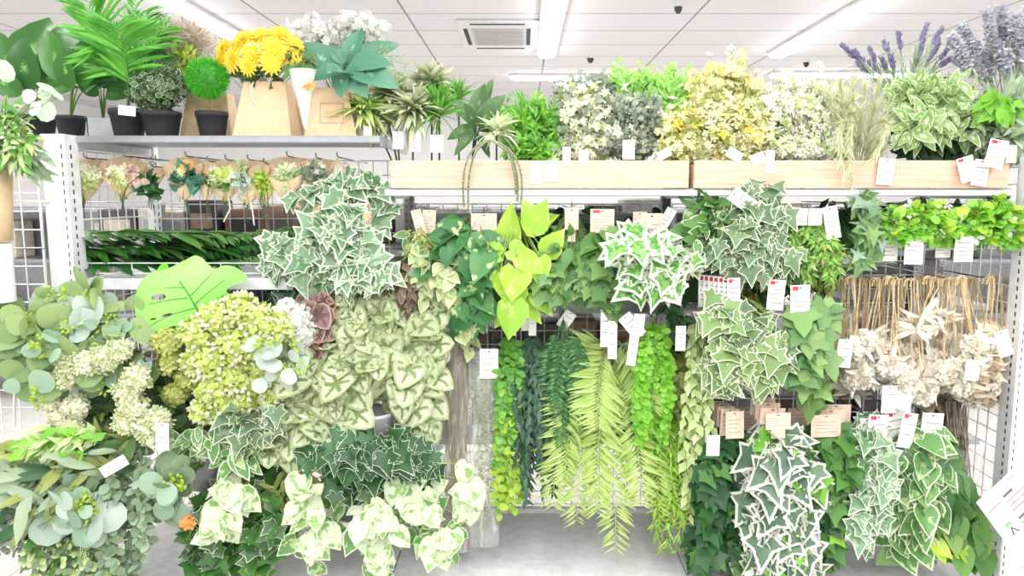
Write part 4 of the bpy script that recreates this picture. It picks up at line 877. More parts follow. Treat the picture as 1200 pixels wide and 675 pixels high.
wrap('small round paper-wrapped bouquet of cream and pale green blossoms, leftmost of the row', 98, 186, 48, 236, [(2, -6, 17, 12, FL4, 50, 7, m_cream), (2, 0, 16, 12, SLIM, 60, 9, m_pale), (0, 0, 14, 10, FL4, 16, 7, m_hyd)], 1)
wrap('small bouquet of white and pink blossoms in tan paper, second from the left', 144, 184, 46, 232, [(-6, -5, 14, 13, FL4, 46, 7, m_cream), (10, -6, 8, 10, FL5, 14, 8, m_pink), (-2, 0, 14, 12, SLIM, 50, 9, m_bud)], 2)
wrap('small bundle of dark green leaves with little brown cones in tan paper', 176, 196, 30, 226, [(0, 4, 18, 14, HEART, 16, 26, m_ivyd), (-10, 4, 8, 10, FL6, 12, 8, m_curl)], 3)
wrap('small tan paper bouquet with teal leaves and an orange rose', 217, 184, 40, 234, [(0, -3, 20, 14, HEART, 22, 28, m_teal), (0, -18, 6, 5, FL6, 9, 13, m_orange), (-5, -10, 4, 4, FL6, 5, 12, m_yels)], 4, tie=0)
wrap('narrow folded tan paper wrap with its side turned out', 243, 190, 26, 234, [(0, 0, 8, 10, SLIM, 16, 10, m_ivyd)], 5)
wrap('small bouquet with green needle-petalled flowers in tan paper', 264, 188, 42, 236, [(-6, -8, 12, 10, FL6, 30, 9, m_hyd), (-4, -6, 14, 12, FL4, 22, 6, m_white), (2, 4, 12, 8, OVATE, 12, 16, m_hgreen)], 6, tie=-4)
wrap('small bouquet with silver striped leaves in tan paper and white ribbon', 290, 188, 44, 240, [(-6, 0, 12, 14, OVATE, 26, 20, m_eucp), (-8, -22, 6, 10, SLIM, 18, 9, m_pale)], 7, tie=6)
wrap('small bouquet of yellow-green moss flowers in tan paper', 309, 192, 30, 240, [(-2, -4, 10, 14, SLIM, 120, 9, m_bud)], 8)
wrap('small bouquet of pale striped leaves in a wide tan paper wrap', 336, 184, 48, 234, [(0, -4, 17, 13, OVATE, 36, 20, m_stripe), (0, -10, 16, 10, FL4, 20, 6, m_cream)], 9)
wrap('small tan paper bouquet of grey-green leaves, rightmost of the row', 370, 186, 40, 226, [(-2, -4, 15, 12, ROUND, 30, 15, m_dusty), (2, -12, 12, 8, FL4, 16, 5, m_cream)], 10)
# ================================================================== flat leaf sprays on the wire basket shelf
for i in range(9):
    rng = R(100+i); y = 312-i*4.6; Y = 2.2+.02*(i % 4); x0, x1 = 88+rng.uniform(-8, 8), 262+rng.uniform(-18, 10)
    a, b_, c = at(x0, y-2+rng.uniform(-3, 2), Y), at((x0+x1)/2, y-1, Y-.01), at(x1, y-rng.uniform(2, 8), Y)
    plant('flat_leaf_spray', 'flat green leaf spray lying stacked in the wire basket of the left bay', 'leaf spray', (x0, y, Y), [('foliage', 'A', OVATE, 18, 40, (m_palmd, m_big, m_hgreen)[i % 3], dict(t0=.02, ang=.4, mode='alt', face=(0, -.12, 1), jit=.12, width=.8))], L=curve(a, b_, c, 10), seed=100+i, group='flat leaf sprays stacked in the wire basket', sm=STEMD)
for i in range(7):
    rng = R(130+i); y = 309-i*4; Y = 2.2+.03*(i % 3); x0, x1 = 232+rng.uniform(-8, 10), 345+rng.uniform(-10, 20)
    plant('fern_spray', 'dark fern spray lying stacked right of the flat leaves in the wire basket', 'leaf spray', (x0, y, Y), [('foliage', 'A', SLIM, 60, 15, m_palmd if i % 2 else m_hgreen, dict(t0=.02, ang=.9, mode='alt', face=(0, -.5, 1), jit=.4))], L=curve(at(x0, y, Y), at((x0+x1)/2, y-8, Y), at(x1, y-14+rng.uniform(-4, 6), Y), 10), seed=130+i, group='fern sprays stacked in the wire basket', sm=STEMD)
# ================================================================== hanging ivy in a tan pot on cords
t = plant('hanging_ivy', 'large white-edged ivy in a round tan pot hung on raffia cords', 'hanging plant', (400, 250, 2.22),
      [('foliage', 'S', IVY, 190, 33, m_ivyw, dict(dirb=(0, -.35, -.6), outw=.9, stemf=.5)), ('foliage', 'S', IVY, 70, 30, m_ivyw, dict(blobs=[(350, 312, 40, 18, 2.18), (330, 300, 22, 18, 2.16)]))],
      blobs=[(385, 236, 38, 20, 2.17), (420, 228, 26, 18, 2.19), (384, 280, 28, 30, 2.1), (420, 288, 28, 28, 2.1), (404, 256, 22, 16, 2.07), (400, 318, 52, 22, 2.1), (440, 322, 24, 22, 2.1), (448, 240, 12, 26, 2.18)], nst=0, seed=140)
c = at(405, 262, 2.22); MB().lathe([(.001, -.085), (.06, -.075), (.1, -.03), (.11, .02), (.1, .06), (.095, .06), (.1, .02), (.001, .02)], c, 28).build('pot', TAN, t, True)
H = at(395, 186, 2.2); mb = MB()
for dx in (-.1, -.055, -.01, .04, .09): mb.tubes(curve(H, c+[dx*.7, -.03, .11], c+[dx, -.04, .055], 8), .0022, 5)
mb.build('raffia_cord', flat('raffia', (206, 182, 140), .8), t)
hook(395, 184, 2.18, 2.6, 'steel hook holding the raffia cords of the white-edged ivy')
plant('ivy_pick', 'small dark ivy with white edges left of the brown begonia', 'hanging plant', (345, 322, 2.24), [('foliage', 'S', IVY, 34, 26, m_ivyde)], blobs=[(346, 342, 26, 20, 2.2)], nst=4, seed=141)
# ================================================================== begonias
def lw(name, label, root, blobs, specs, seed, cat='artificial plant', **k): return plant(name, label, cat, root, specs, blobs=blobs, seed=seed, nst=k.pop('nst', 10), **k)
bd = dict(dirb=(0, -.3, -.7), outw=.75, jit=.35, fo=.35, stemf=.4)
lw('begonia', 'silver-leaved begonia bush hanging just below the white-edged ivy', (430, 345, 2.3), [(420, 362, 46, 24, 2.14), (410, 395, 34, 26, 2.1), (450, 388, 30, 28, 2.12)], [('foliage', 'S', BEGO, 82, 37, m_bego, bd)], 150)
lw('begonia', 'silver-leaved begonia bush on the right beside the brown plastic package', (480, 350, 2.3), [(496, 372, 20, 20, 2.16), (492, 412, 26, 34, 2.1), (478, 455, 30, 36, 2.08), (486, 495, 16, 26, 2.06)], [('foliage', 'S', BEGO, 92, 38, m_bego, bd)], 151)
lw('begonia', 'silver-leaved begonia bush right of the lime hydrangeas', (400, 400, 2.25), [(370, 420, 34, 24, 2.06), (410, 440, 40, 28, 2.04), (360, 450, 36, 26, 2.03), (440, 425, 26, 28, 2.06)], [('foliage', 'S', BEGO, 98, 39, m_bego, bd)], 152)
lw('begonia', 'silver-leaved begonia bush lowest, above the small lilac pot', (370, 470, 2.2), [(345, 485, 36, 24, 2.02), (390, 480, 36, 22, 2.02), (375, 515, 34, 22, 2.0), (335, 520, 22, 20, 2.02)], [('foliage', 'S', BEGO, 82, 37, m_bego, bd)], 153)
lw('begonia', 'reddish begonia with dark-centred leaves right of the white hydrangea head', (372, 340, 2.2), [(370, 362, 18, 22, 2.08), (374, 400, 14, 26, 2.05)], [('foliage', 'S', BEGO, 34, 28, m_begr, bd)], 154)
lw('brown_leaf_bush', 'brownish small-leaved sprig under the right side of the white-edged ivy', (478, 300, 2.3), [(474, 330, 22, 24, 2.16), (482, 370, 18, 26, 2.16)], [('foliage', 'S', OVATE, 150, 17, m_brown, bd)], 155)
# ================================================================== monstera leaves
def monstera(label, pts, holes, veins, Y, seed, dy, m, bend=.05):
    cu = bpy.data.curves.new('c', 'CURVE'); cu.dimensions = '2D'; cu.fill_mode = 'BOTH'
    O = at(*pts[0], Y)
    def add(ps, smooth=True):
        sp = cu.splines.new('BEZIER' if smooth else 'POLY')
        if smooth:
            sp.bezier_points.add(len(ps)-1)
            for b, p_ in zip(sp.bezier_points, ps): q = at(*p_, Y)-O; b.co = (q[0], q[2], 0); b.handle_left_type = b.handle_right_type = 'AUTO'
        else:
            sp.points.add(len(ps)-1)
            for b, p_ in zip(sp.points, ps): q = at(*p_, Y)-O; b.co = (q[0], q[2], 0, 1)
        sp.use_cyclic_u = True
    add(pts)
    for (hx, hy, ra, rb, an) in holes: add([(hx+ra*math.cos(a)*math.cos(an)-rb*math.sin(a)*math.sin(an), hy+ra*math.cos(a)*math.sin(an)+rb*math.sin(a)*math.cos(an)) for a in np.arange(8)*PI/4])
    ob = bpy.data.objects.new('c', cu); link(ob); dg = bpy.context.evaluated_depsgraph_get(); me = bpy.data.meshes.new_from_object(ob.evaluated_get(dg)); bpy.data.objects.remove(ob)
    import bmesh
    bm = bmesh.new(); bm.from_mesh(me); bmesh.ops.triangulate(bm, faces=bm.faces[:])
    for _ in range(3):
        bmesh.ops.subdivide_edges(bm, edges=[e for e in bm.edges if e.calc_length() > .012], cuts=1); bmesh.ops.triangulate(bm, faces=[f for f in bm.faces if len(f.verts) > 3])
    V = np.array([v.co[:] for v in bm.verts]); Fs = np.array([[v.index for v in f.verts] for f in (bm.faces.ensure_lookup_table() or bm.verts.index_update() or bm.faces)]); bm.free()
    V3 = np.stack([V[:, 0], np.zeros(len(V)), V[:, 1]], 1)+O; cx, cz = V3[:, 0].mean(), V3[:, 2].mean()
    def dep(P): r = np.hypot(P[:, 0]-cx, P[:, 2]-cz); return P+np.stack([0*r, dy*(P[:, 0]-cx)+bend*(r/.1)**2*.35, 0*r], 1)
    t = thing('monstera_leaf', label, 'artificial leaf', at(*veins[0][0], Y))
    A = dep(V3); th = np.array([0, .0012, 0]); n = len(A); Fb = Fs[:, ::-1]+n
    MB().raw(np.concatenate([A, A+th]), np.concatenate([Fs, Fb])).build('leaf_blade', m, t, True)
    for i, v in enumerate(veins):
        P = np.array([at(*p_, Y) for p_ in v]); L = curve(P[0], P[1], P[2], 10)[0]; L = dep(L)+[0, -.0008, 0]
        MB().tubes([L], .0032 if i == 0 else .0017, 5, taper=.5).build('midrib' if i == 0 else 'side_vein', m_mv, t)
    return t
m_mv = m_monv
monstera('large light-green monstera leaf with a hole, in front of the wire basket', [(221, 402), (206, 408), (186, 402), (168, 392), (161, 372), (160, 350), (164, 332), (176, 320), (192, 316), (208, 308), (222, 302), (236, 313), (241, 317), (252, 314), (266, 320), (274, 332), (266, 336), (256, 345), (272, 350), (278, 356), (262, 364), (246, 370), (236, 382)],
         [(187, 348, 8, 4, -.15), (197, 369, 7, 1.8, -.15), (182, 373, 5, 1.2, -.2), (202, 384, 4, 1.4, -.2)],
         [[(236, 384), (224, 350), (208, 330)], [(220, 348), (232, 334), (240, 322)], [(225, 358), (240, 342), (254, 330)], [(230, 368), (248, 352), (262, 342)], [(214, 338), (202, 336), (192, 338)], [(218, 350), (200, 350), (176, 356)], [(225, 362), (202, 366), (176, 382)], [(232, 376), (212, 380), (192, 392)]], 2.0, 1, .25, m_monst)
monstera('smaller bright green monstera leaf behind the large light one', [(196, 345), (182, 340), (178, 326), (184, 312), (194, 310), (196, 322), (204, 312), (218, 304), (232, 300), (236, 310), (228, 326), (214, 340)], [],
         [[(204, 340), (212, 324), (228, 306)], [(208, 330), (200, 325), (196, 322)]], 2.06, 2, -.2, flat('monstera_bright', (120, 214, 66), .35, c2=(104, 198, 56), ns=8))
MB_ = MB().tubes(curve(at(236, 384, 2.02), at(244, 410, 2.08), at(240, 440, 2.2), 8), .004, 6).build('monstera_stalk', STEMG); props(MB_, 'green stalk running down from the large monstera leaf into the hydrangeas', 'leaf stalk')
# ================================================================== eucalyptus at the far left
ed = dict(dirb=(-.4, -.3, -.1), outw=.8, jit=.6, fo=.5, stemf=.8, sr=.0012)
lw('eucalyptus_bunch', 'eucalyptus bunch with big round bluish leaves beside the left end post', (150, 420, 2.15), [(92, 350, 36, 18, 2.0), (112, 372, 30, 22, 2.0), (70, 362, 24, 18, 2.0)], [('foliage', 'S', ROUND, 30, 32, m_eucp, ed), ('foliage', 'S', ROUND, 34, 30, m_eucg, ed), ('berry', 'T', BUD, 14, 7, m_bud, dict(rad=7, frac=.7))], 160, nst=14)
lw('eucalyptus_bunch', 'eucalyptus bunch with yellow-green round leaves at the far left edge', (140, 440, 2.12), [(30, 390, 36, 26, 1.98), (70, 400, 36, 30, 1.96), (50, 440, 36, 26, 1.98)], [('foliage', 'S', ROUND, 36, 36, m_eucg, ed), ('foliage', 'S', ROUND, 14, 32, m_euc, ed), ('berry', 'T', BUD, 16, 7, m_bud, dict(rad=7, frac=.7))], 161, nst=14)
lw('eucalyptus_bunch', 'eucalyptus bunch with pale green leaves and lime buds beside the monstera leaf', (165, 430, 2.12), [(130, 392, 30, 24, 1.98), (104, 412, 24, 18, 1.97), (150, 372, 20, 20, 2.0), (128, 430, 40, 20, 2.0)], [('foliage', 'S', ROUND, 34, 32, m_eucg, ed), ('foliage', 'S', HEART, 18, 26, m_euc, ed), ('berry', 'T', BUD, 16, 7, m_bud, dict(rad=8, frac=.8))], 162, nst=14)
rng = R(9); plant('stem_bundle', 'loose bundle of thin olive stems at the left edge below the round leaves', 'stem bundle', (90, 424, 2.06), [('foliage', 'A', SLIM, 3, 9, m_olive, dict(t0=.5))], L=fanout(rng, at(100, 424, 2.1), np.array([at(-30+rng.uniform(-10, 10), y, 1.98+rng.uniform(-.02, .02)) for y in np.linspace(408, 434, 22)]), .02), sm=STEMY, sr=.0016, seed=9)
# ================================================================== hydrangeas, white heads
def heads(name, label, root, hd, T, n, s_, m, seed, rad=20, m2=None, leaves=None, Y=1.98, out=0, sm=None, T2=None):
    rng = R(seed); t = thing(name, label, 'artificial flower', at(*root)); st = MB()
    for i, h in enumerate(hd):
        c = at(h[0], h[1], Y+(h[3] if len(h) > 3 else 0)); rr = (h[2] if len(h) > 2 else rad)*M_(Y); u = nrm(rng.randn(n, 3)+[0, -.35, .15]); P = c+u*rr*rng.uniform(.78, 1.05, (n, 1))*[1, .85, 1]
        mb = MB(); tg_ = rng.randn(n, 3); mb.leaves(T, P, u+rng.randn(n, 3)*.25, tg_, s_*M_(Y)*rng.uniform(.75, 1.2, n), rng=rng)
        if m2 is not None: q = rng.rand(n) < .75; mb.leaves(T2 or BUD, P[q]+u[q]*.002, u[q], tg_[q], s_*.8*M_(Y), rng=rng, mat=1)
        mb.lathe([(rr*.7*math.sin(a), -rr*.7*math.cos(a)) for a in np.linspace(.02, PI-.02, 8)], c, 10, mat=0)
        mb.build('flower_head', [m, m2 or m], t); st.tubes(curve(at(*root), (at(*root)+c)/2+[0, .02, -.02], c, 6), .0016, 4)
    st.build('stem', sm or STEMG, t)
    if leaves: mb = MB(); scatter(mb, rng, leaves[0], leaves[1], leaves[2], leaves[3]*M_(Y), root=at(*root)); mb.build('foliage', leaves[4], t, True)
    return t
heads('hydrangea', 'big lime-green hydrangea cluster in front of the wire basket', (285, 470, 2.15), [(234, 392, 18), (256, 374, 17), (282, 362, 16), (302, 376, 18), (246, 420, 20), (276, 402, 22), (304, 404, 20), (326, 386, 14), (230, 424, 12)], FL4, 62, 12, m_hyd, 170, m2=m_cream)
heads('hydrangea', 'lower lime-green hydrangea cluster above the dark lower leaves', (280, 500, 2.15), [(250, 452, 18), (276, 440, 20), (300, 448, 18), (262, 474, 18), (288, 474, 16), (240, 480, 12), (318, 462, 12), (310, 432, 16)], FL4, 60, 12, m_hyd, 171, m2=m_cream, Y=2.0)
heads('hydrangea', 'white hydrangea head at the right of the lime cluster', (330, 420, 2.15), [(346, 374, 17), (354, 390, 14), (336, 362, 9)], FL4, 150, 8, m_white, 172, Y=2.02)
heads('hydrangea', 'small olive-green hydrangea heads under the large monstera leaf', (230, 470, 2.15), [(196, 402, 17), (200, 424, 14), (220, 444, 13), (205, 462, 12)], FL4, 130, 7, m_hydo, 173, Y=2.0)
heads('white_flower', 'fluffy white flower heads lying left of the olive hydrangea', (190, 470, 2.15), [(84, 430, 14), (102, 424, 16), (124, 420, 16), (140, 410, 12), (78, 444, 10)], FL5, 80, 8, m_cream, 174, m2=m_pale, Y=1.95)
heads('white_flower', 'tall fluffy white flower spike hanging beside the white price tag', (170, 440, 2.15), [(160, 444, 14), (150, 460, 15), (156, 478, 16), (150, 494, 15), (172, 502, 13), (186, 492, 13), (182, 512, 12)], FL5, 80, 8, m_cream, 175, m2=m_pale, Y=1.93)
heads('white_flower', 'washed-out white flowers low at the left in front of the wire grid', (130, 520, 2.1), [(88, 478, 14), (70, 490, 12), (84, 500, 14), (58, 472, 9)], FL5, 90, 8, m_cream, 176, Y=1.97)
lw('eucalyptus_sprig', 'eucalyptus sprig with pale blue round leaves over the right hydrangeas', (350, 470, 2.1), [(318, 412, 20, 18, 1.92), (345, 425, 18, 24, 1.92), (318, 448, 18, 12, 1.92)], [('foliage', 'S', ROUND, 15, 23, m_eucp, ed), ('berry', 'T', BUD, 14, 6, m_bud, dict(rad=6))], 177, nst=6)
lw('green_filler', 'mixed green filler leaves behind the white flower spike', (150, 450, 2.25), [(170, 450, 70, 44, 2.14), (110, 490, 50, 30, 2.12), (230, 480, 50, 30, 2.12), (300, 450, 50, 40, 2.15)], [('foliage', 'S', OVATE, 240, 26, m_dkbroad, dict(outw=1.)), ('foliage', 'S', SLIM, 160, 16, m_olive, dict(outw=1.))], 178, nst=30)
t = card(thing('price_tag', 'white price tag at the foot of the fluffy white flower spike', 'price tag', at(190, 498, 1.9)), 190, 496, 1.9, 16, 34, .05, name='card', lines=3)
# ================================================================== lower left
ld = dict(dirb=(-.7, -.3, -.25), outw=.6, jit=.35, fo=.5, stemf=.5)
lw('willow_leaf_bush', 'bush of long grey-green willow-like leaves at the lower left', (150, 540, 2.1), [(50, 560, 60, 34, 1.94), (100, 545, 44, 26, 1.94), (30, 590, 46, 26, 1.92)], [('foliage', 'S', LANCE, 80, 56, m_sage, ld), ('foliage', 'S', LANCE, 40, 50, m_olive, ld), ('foliage', 'S', LANCE, 36, 50, m_ivyd, ld)], 180, nst=16)
lw('olive_leaf_bush', 'bush of long olive-yellow leaves above the grey willow-like leaves', (160, 520, 2.1), [(110, 520, 50, 18, 1.98), (40, 530, 50, 18, 1.98)], [('foliage', 'S', LANCE, 70, 48, m_olive, ld), ('foliage', 'S', LANCE, 40, 44, m_hgreen, ld)], 181, nst=12)
lw('green_sprig', 'bright green thin-leaved sprig at the lower left in front of the wire grid', (120, 520, 2.05), [(76, 514, 34, 18, 1.92), (50, 522, 26, 14, 1.92)], [('foliage', 'S', SLIM, 80, 24, m_pale, ld), ('foliage', 'S', SLIMW, 50, 24, m_lime, ld)], 182, nst=12)
lw('eucalyptus_bunch', 'eucalyptus with large pale leaves and lime buds at the lower left', (130, 560, 2.0), [(92, 598, 32, 32, 1.88), (118, 616, 22, 20, 1.88), (66, 606, 16, 22, 1.9)], [('foliage', 'S', ROUND, 12, 36, m_eucp, dict(ed, jit=1.2)), ('foliage', 'S', ROUND, 14, 30, m_euc, dict(ed, jit=1.2)), ('berry', 'S', BUD, 70, 8, m_bud, dict(blobs=[(102, 594, 12, 16, 1.86)], dirb=(0, -.8, .3)))], 183, nst=8)
lw('eucalyptus_bunch', 'eucalyptus with lime buds right of the hanging bead-leaf strands', (235, 545, 2.0), [(195, 572, 28, 32, 1.92), (215, 548, 24, 16, 1.94), (196, 600, 20, 14, 1.92)], [('foliage', 'S', ROUND, 12, 32, m_euc, dict(ed, jit=1.2)), ('foliage', 'S', ROUND, 14, 28, m_eucd, ed), ('berry', 'S', BUD, 80, 8, m_bud, dict(blobs=[(202, 566, 16, 10, 1.9)], dirb=(0, -.8, .3)))], 184, nst=8)
rng = R(185); L = drapes(rng, (165, 512, 2.0), [124, 134, 143, 150, 157, 164, 171, 178, 130, 148], [668, 690, 700, 655, 690, 662, 640, 612, 640, 620], 1.93, spread=.35)
hook(165, 511, 2.0, 2.6, 'steel hook holding the small grey-green leaf strands at the lower left'); plant('eucalyptus_garland', 'hanging strands of small grey-green round leaves at the lower left', 'garland', (165, 512, 2.0), [('foliage', 'A', SMALLR, 34, 12, m_eucd, dict(t0=.02, ang=1.0, mode='whorl')), ('foliage', 'A', SMALLR, 12, 13, m_euc, dict(t0=.1, ang=1.0))], L=L, seed=185)
t = thing('price_tag', 'long pale price tag lying tilted across the lower left leaves', 'price tag', at(135, 548, 1.87)); card(t, 148, 538, 1.87, 14, 36, 1.05, name='card')
lw('tiny_leaf_bush', 'dark tiny-leaved sprigs at the left bottom edge', (60, 640, 2.0), [(15, 622, 26, 24, 1.92), (36, 600, 26, 14, 1.96)], [('foliage', 'S', SMALLR, 220, 9, m_dusty, ld)], 186, nst=18, sm=STEMD)
lw('tiny_leaf_bush', 'mixed fine green sprigs at the bottom edge under the eucalyptus', (100, 600, 2.0), [(85, 655, 46, 22, 1.93), (40, 648, 14, 20, 1.9), (110, 670, 40, 12, 1.93)], [('foliage', 'S', SMALLR, 120, 11, m_eucd, dict()), ('foliage', 'S', SMALLR, 110, 12, m_pale, dict()), ('foliage', 'S', IVYB, 16, 18, m_ivyg, dict())], 187, nst=24)
o = MB().lathe([(.001, 0), (.05, 0), (.062, .1), (.058, .1), (.046, .004), (.001, .004)], at(18, 622, 2.0), 22).build('paper_pot', KRAFT); props(o, 'tan paper pot half hidden by leaves at the left bottom edge', 'pot')
lw('ovate_leaf_spray', 'spray of pale ribbed oval leaves hanging under the hydrangeas', (290, 500, 2.15), [(220, 520, 28, 16, 2.0), (255, 518, 26, 18, 2.0), (285, 535, 26, 18, 1.98)], [('foliage', 'S', OVATE, 75, 30, m_pothv, bd)], 188)
lw('ivy_pick', 'pale-edged ivy sprig under the right hydrangeas', (310, 470, 2.1), [(290, 500, 34, 22, 1.97), (318, 490, 20, 18, 1.98)], [('foliage', 'S', IVY, 46, 26, m_ivyp, bd)], 189)
lw('pothos_bunch', 'white-leaved pothos hanging left of the ivy trails', (300, 540, 2.05), [(258, 600, 28, 24, 1.92), (275, 580, 28, 18, 1.93), (240, 632, 14, 16, 1.9)], [('foliage', 'S', POTH, 26, 32, m_pothw, bd)], 190, sm=STEMY)
L = drapes(R(191), (300, 530, 2.1), [226, 240, 255, 268, 282, 296, 310, 322, 334, 250, 276, 300], [660, 680, 690, 672, 684, 668, 672, 650, 632, 640, 650, 640], 1.98, spread=.6)
plant('ivy_garland', 'trailing green ivy with pale edges between the two white-leaved pothos', 'garland', (300, 530, 2.1), [('foliage', 'A', IVYB, 26, 22, m_ivyg, dict(t0=.15, ang=1.1)), ('foliage', 'A', IVYB, 16, 20, m_ivyp, dict(t0=.15, ang=1.1)), ('foliage', 'S', OVATE, 60, 26, m_hgreen, dict(blobs=[(310, 580, 34, 26, 2.04), (330, 545, 24, 20, 2.08), (300, 620, 34, 26, 2.04)]))], L=L, seed=191)
# pots half hidden
def hpot(label, px, py, w, h, Y, m, tilt=0, lab=None):
    k = M_(Y); c = at(px, py+h, Y); r = w*k/2; H = h*k; t = thing('hanging_pot', label, 'pot', c)
    MB().lathe([(.001, 0), (r*.72, 0), (r*.96, H*.88), (r, H*.9), (r, H), (r*.92, H), (r*.68, .004), (.001, .004)], c, 30, axis=rotm((0, 1, 0), tilt)).build('pot', m, t, True)
    if lab: MB().box((c[0]-r*.4, c[1]-r-.001, c[2]+H*.25), (c[0]+r*.4, c[1]-r+.004, c[2]+H*.4)).build('label', flat('orange_label', (200, 128, 88), .6), t)
    return t
LIL = flat('lilac_plastic', (196, 192, 202), .5); 
hpot('small lilac-grey pot with an orange-brown label below the begonias', 437, 478, 58, 44, 2.06, LIL, 0, True)
hpot('round white pot rim showing at the right of the dark ivy', 506, 520, 34, 60, 2.08, flat('white_pot', (226, 226, 230), .4))
hpot('grey plastic pot between the bead-leaf strands and the ivy trails', 240, 508, 48, 62, 2.08, LIL, .1)
hpot('white pot bottom showing under the left of the white-leaved pothos', 396, 598, 40, 34, 2.06, flat('white_pot', (226, 226, 230), .4), .3)
lw('dark_ivy', 'dark green ivy with thin pale edges above the large white-leaved pothos', (430, 560, 2.1), [(375, 530, 28, 20, 1.99), (420, 532, 40, 26, 1.97), (465, 538, 36, 28, 1.97), (495, 548, 20, 22, 1.98), (430, 565, 50, 22, 2.0)], [('foliage', 'S', IVY, 160, 28, m_ivyde, bd), ('foliage', 'S', IVY, 30, 24, m_ivyd, bd)], 192)
L = drapes(R(193), (440, 560, 2.05), [350, 368, 382, 420, 436, 446, 470, 494, 508, 524, 536], [640, 660, 622, 632, 672, 650, 630, 640, 640, 650, 620], 1.96, spread=.8)
lw('pothos_bunch', 'large pothos with big white and green heart leaves spilling over the white base', (440, 560, 2.05), [(360, 590, 20, 24, 1.93), (376, 620, 24, 22, 1.91), (362, 640, 12, 20, 1.9), (428, 602, 28, 22, 1.91), (452, 616, 24, 24, 1.9), (440, 646, 14, 22, 1.92), (500, 605, 22, 26, 1.9), (516, 640, 20, 20, 1.9), (545, 580, 14, 26, 1.93), (490, 580, 30, 14, 1.95)], [('foliage', 'S', POTH, 62, 33, m_pothw, dict(bd, fo=.2, jit=.45)), ('foliage', 'A', HEART, 5, 24, m_pothv, dict(t0=.4, ang=1.0))], 193, L=L, sm=STEMY, sr=.0018)
lw('pothos_bunch', 'yellow-green pothos shoots behind the left end of the large white-leaved pothos', (345, 540, 2.12), [(345, 560, 22, 22, 2.03), (330, 585, 18, 20, 2.02)], [('foliage', 'S', LANCE, 36, 34, m_olive, bd)], 194)
# ================================================================== neighbours at the left edge
t = thing('grid_panel', 'white wire grid panel standing left of the left end post', 'grid panel', (at(20, 600, 2.5)[0], 2.5, 0)); x0, x1 = at(-60, 300, 2.5)[0], at(52, 300, 2.5)[0]
mb = MB(); gridpanel(mb, x0, x1, .1, at(20, 160, 2.5)[2], 2.5, .062, .0024); mb.build('wire_grid', WIRE, t)
MB().tubes([[(x0, 2.5, 0), (x0, 2.5, 1.6)], [(x1, 2.5, 0), (x1, 2.5, 1.5)]], .005, 6).build('frame', WIRE, t)
t = thing('display_rack', 'white wire rack frame hung in front of the left grid panel', 'wire rack', at(35, 500, 2.05)); P = [at(17, 500, 2.05), at(14, 240, 2.05), at(18, 236, 2.05), at(75, 236, 2.1)]
MB().tubes([P], .003, 6).build('rack_wire', WIRE, t)
MB().box(at(16, 280, 2.03), at(58, 291, 2.06), bev=.003).build('rail', WHITE, t)
m_pk = flat('clear_pack', (208, 214, 196), .25, c2=(176, 184, 170), ns=30)
for i in range(6):
    x = 20+i*7; o = MB().box(at(x, 294, 2.06+.01*i), at(x+3.2, 338, 2.1+.01*i)).build('slim_package', m_pk); props(o, 'slim clear package hanging edge-on at the left edge beside the white post', 'package', 'slim packages at the left edge')
t = thing('product_card', 'pale card with a small lime circle at the left edge', 'card', at(0, 290, 2.0)); MB().box(at(-8, 286, 2.0), at(13, 345, 2.002)).build('card', CARD, t); MB().lathe([(.001, 0), (.011, 0), (.011, .001), (.001, .001)], at(6, 296, 1.998), 20, axis=rotm((1, 0, 0), PI/2)).build('circle', flat('lime_print', (190, 214, 120), .6), t)
t = thing('tan_vase', 'tall tan paper vase at the left edge holding white-flowered greenery', 'vase', at(-8, 283, 1.95)); c = at(-10, 283, 1.95)
MB().lathe([(.001, 0), (.048, 0), (.062, .2), (.058, .2), (.044, .004), (.001, .004)], c, 28).build('vase', TAN, t, True)
MB().lathe([(.03, -.16), (.045, -.16), (.045, -.005), (.001, -.005)], c, 24).build('stand', WHITE, t)
lw('flowering_greenery', 'green bush with small white bell flowers in the tan vase at the left edge', (-8, 205, 1.95), [(8, 150, 26, 26, 1.92), (20, 172, 26, 20, 1.9), (0, 180, 20, 14, 1.9)], [('foliage', 'S', SLIM, 260, 17, m_pale, dict(outw=1)), ('foliage', 'S', SLIM, 120, 20, m_airb, dict(outw=1)), ('flower', 'S', BUD, 44, 8, m_white, dict(dirb=(0, -.8, -.2)))], 200, nst=24)
lw('green_sprig', 'long-leaved green sprig reaching right from the vase towards the white post', (0, 190, 1.98), [(40, 190, 14, 18, 1.95)], [('foliage', 'S', LANCE, 34, 32, m_sage, dict(dirb=(.6, -.2, -.6)))], 201, nst=6)
lw('eucalyptus_sprig', 'pale translucent eucalyptus sprig with round leaves in front of the black pots', (0, 170, 1.9), [(60, 110, 22, 12, 1.86), (8, 92, 12, 10, 1.86), (46, 124, 22, 10, 1.86)], [('foliage', 'S', ROUND, 9, 26, G('eucalyptus_faint', (214, 232, 210), (196, 222, 196), tr=.4), ed)], 202, nst=5)

for i, (px, py) in enumerate([(282, 334), (266, 330), (292, 346)]): 
    heads('purple_flower', ['purple flower head just under the wire basket', 'lilac flower head left of the purple one under the wire basket', 'pale lilac flower head right of the purple one under the wire basket'][i], (px, 400, 2.3), [(px, py+6, 7)], FL5, 40, 8, m_purp, 500+i, Y=2.2)
heads('orange_flower', 'tiny orange flower among the leaves left of the white-leaved pothos', (221, 650, 2.0), [(221, 612, 6)], FL5, 24, 7, m_orange, 505, Y=1.9)
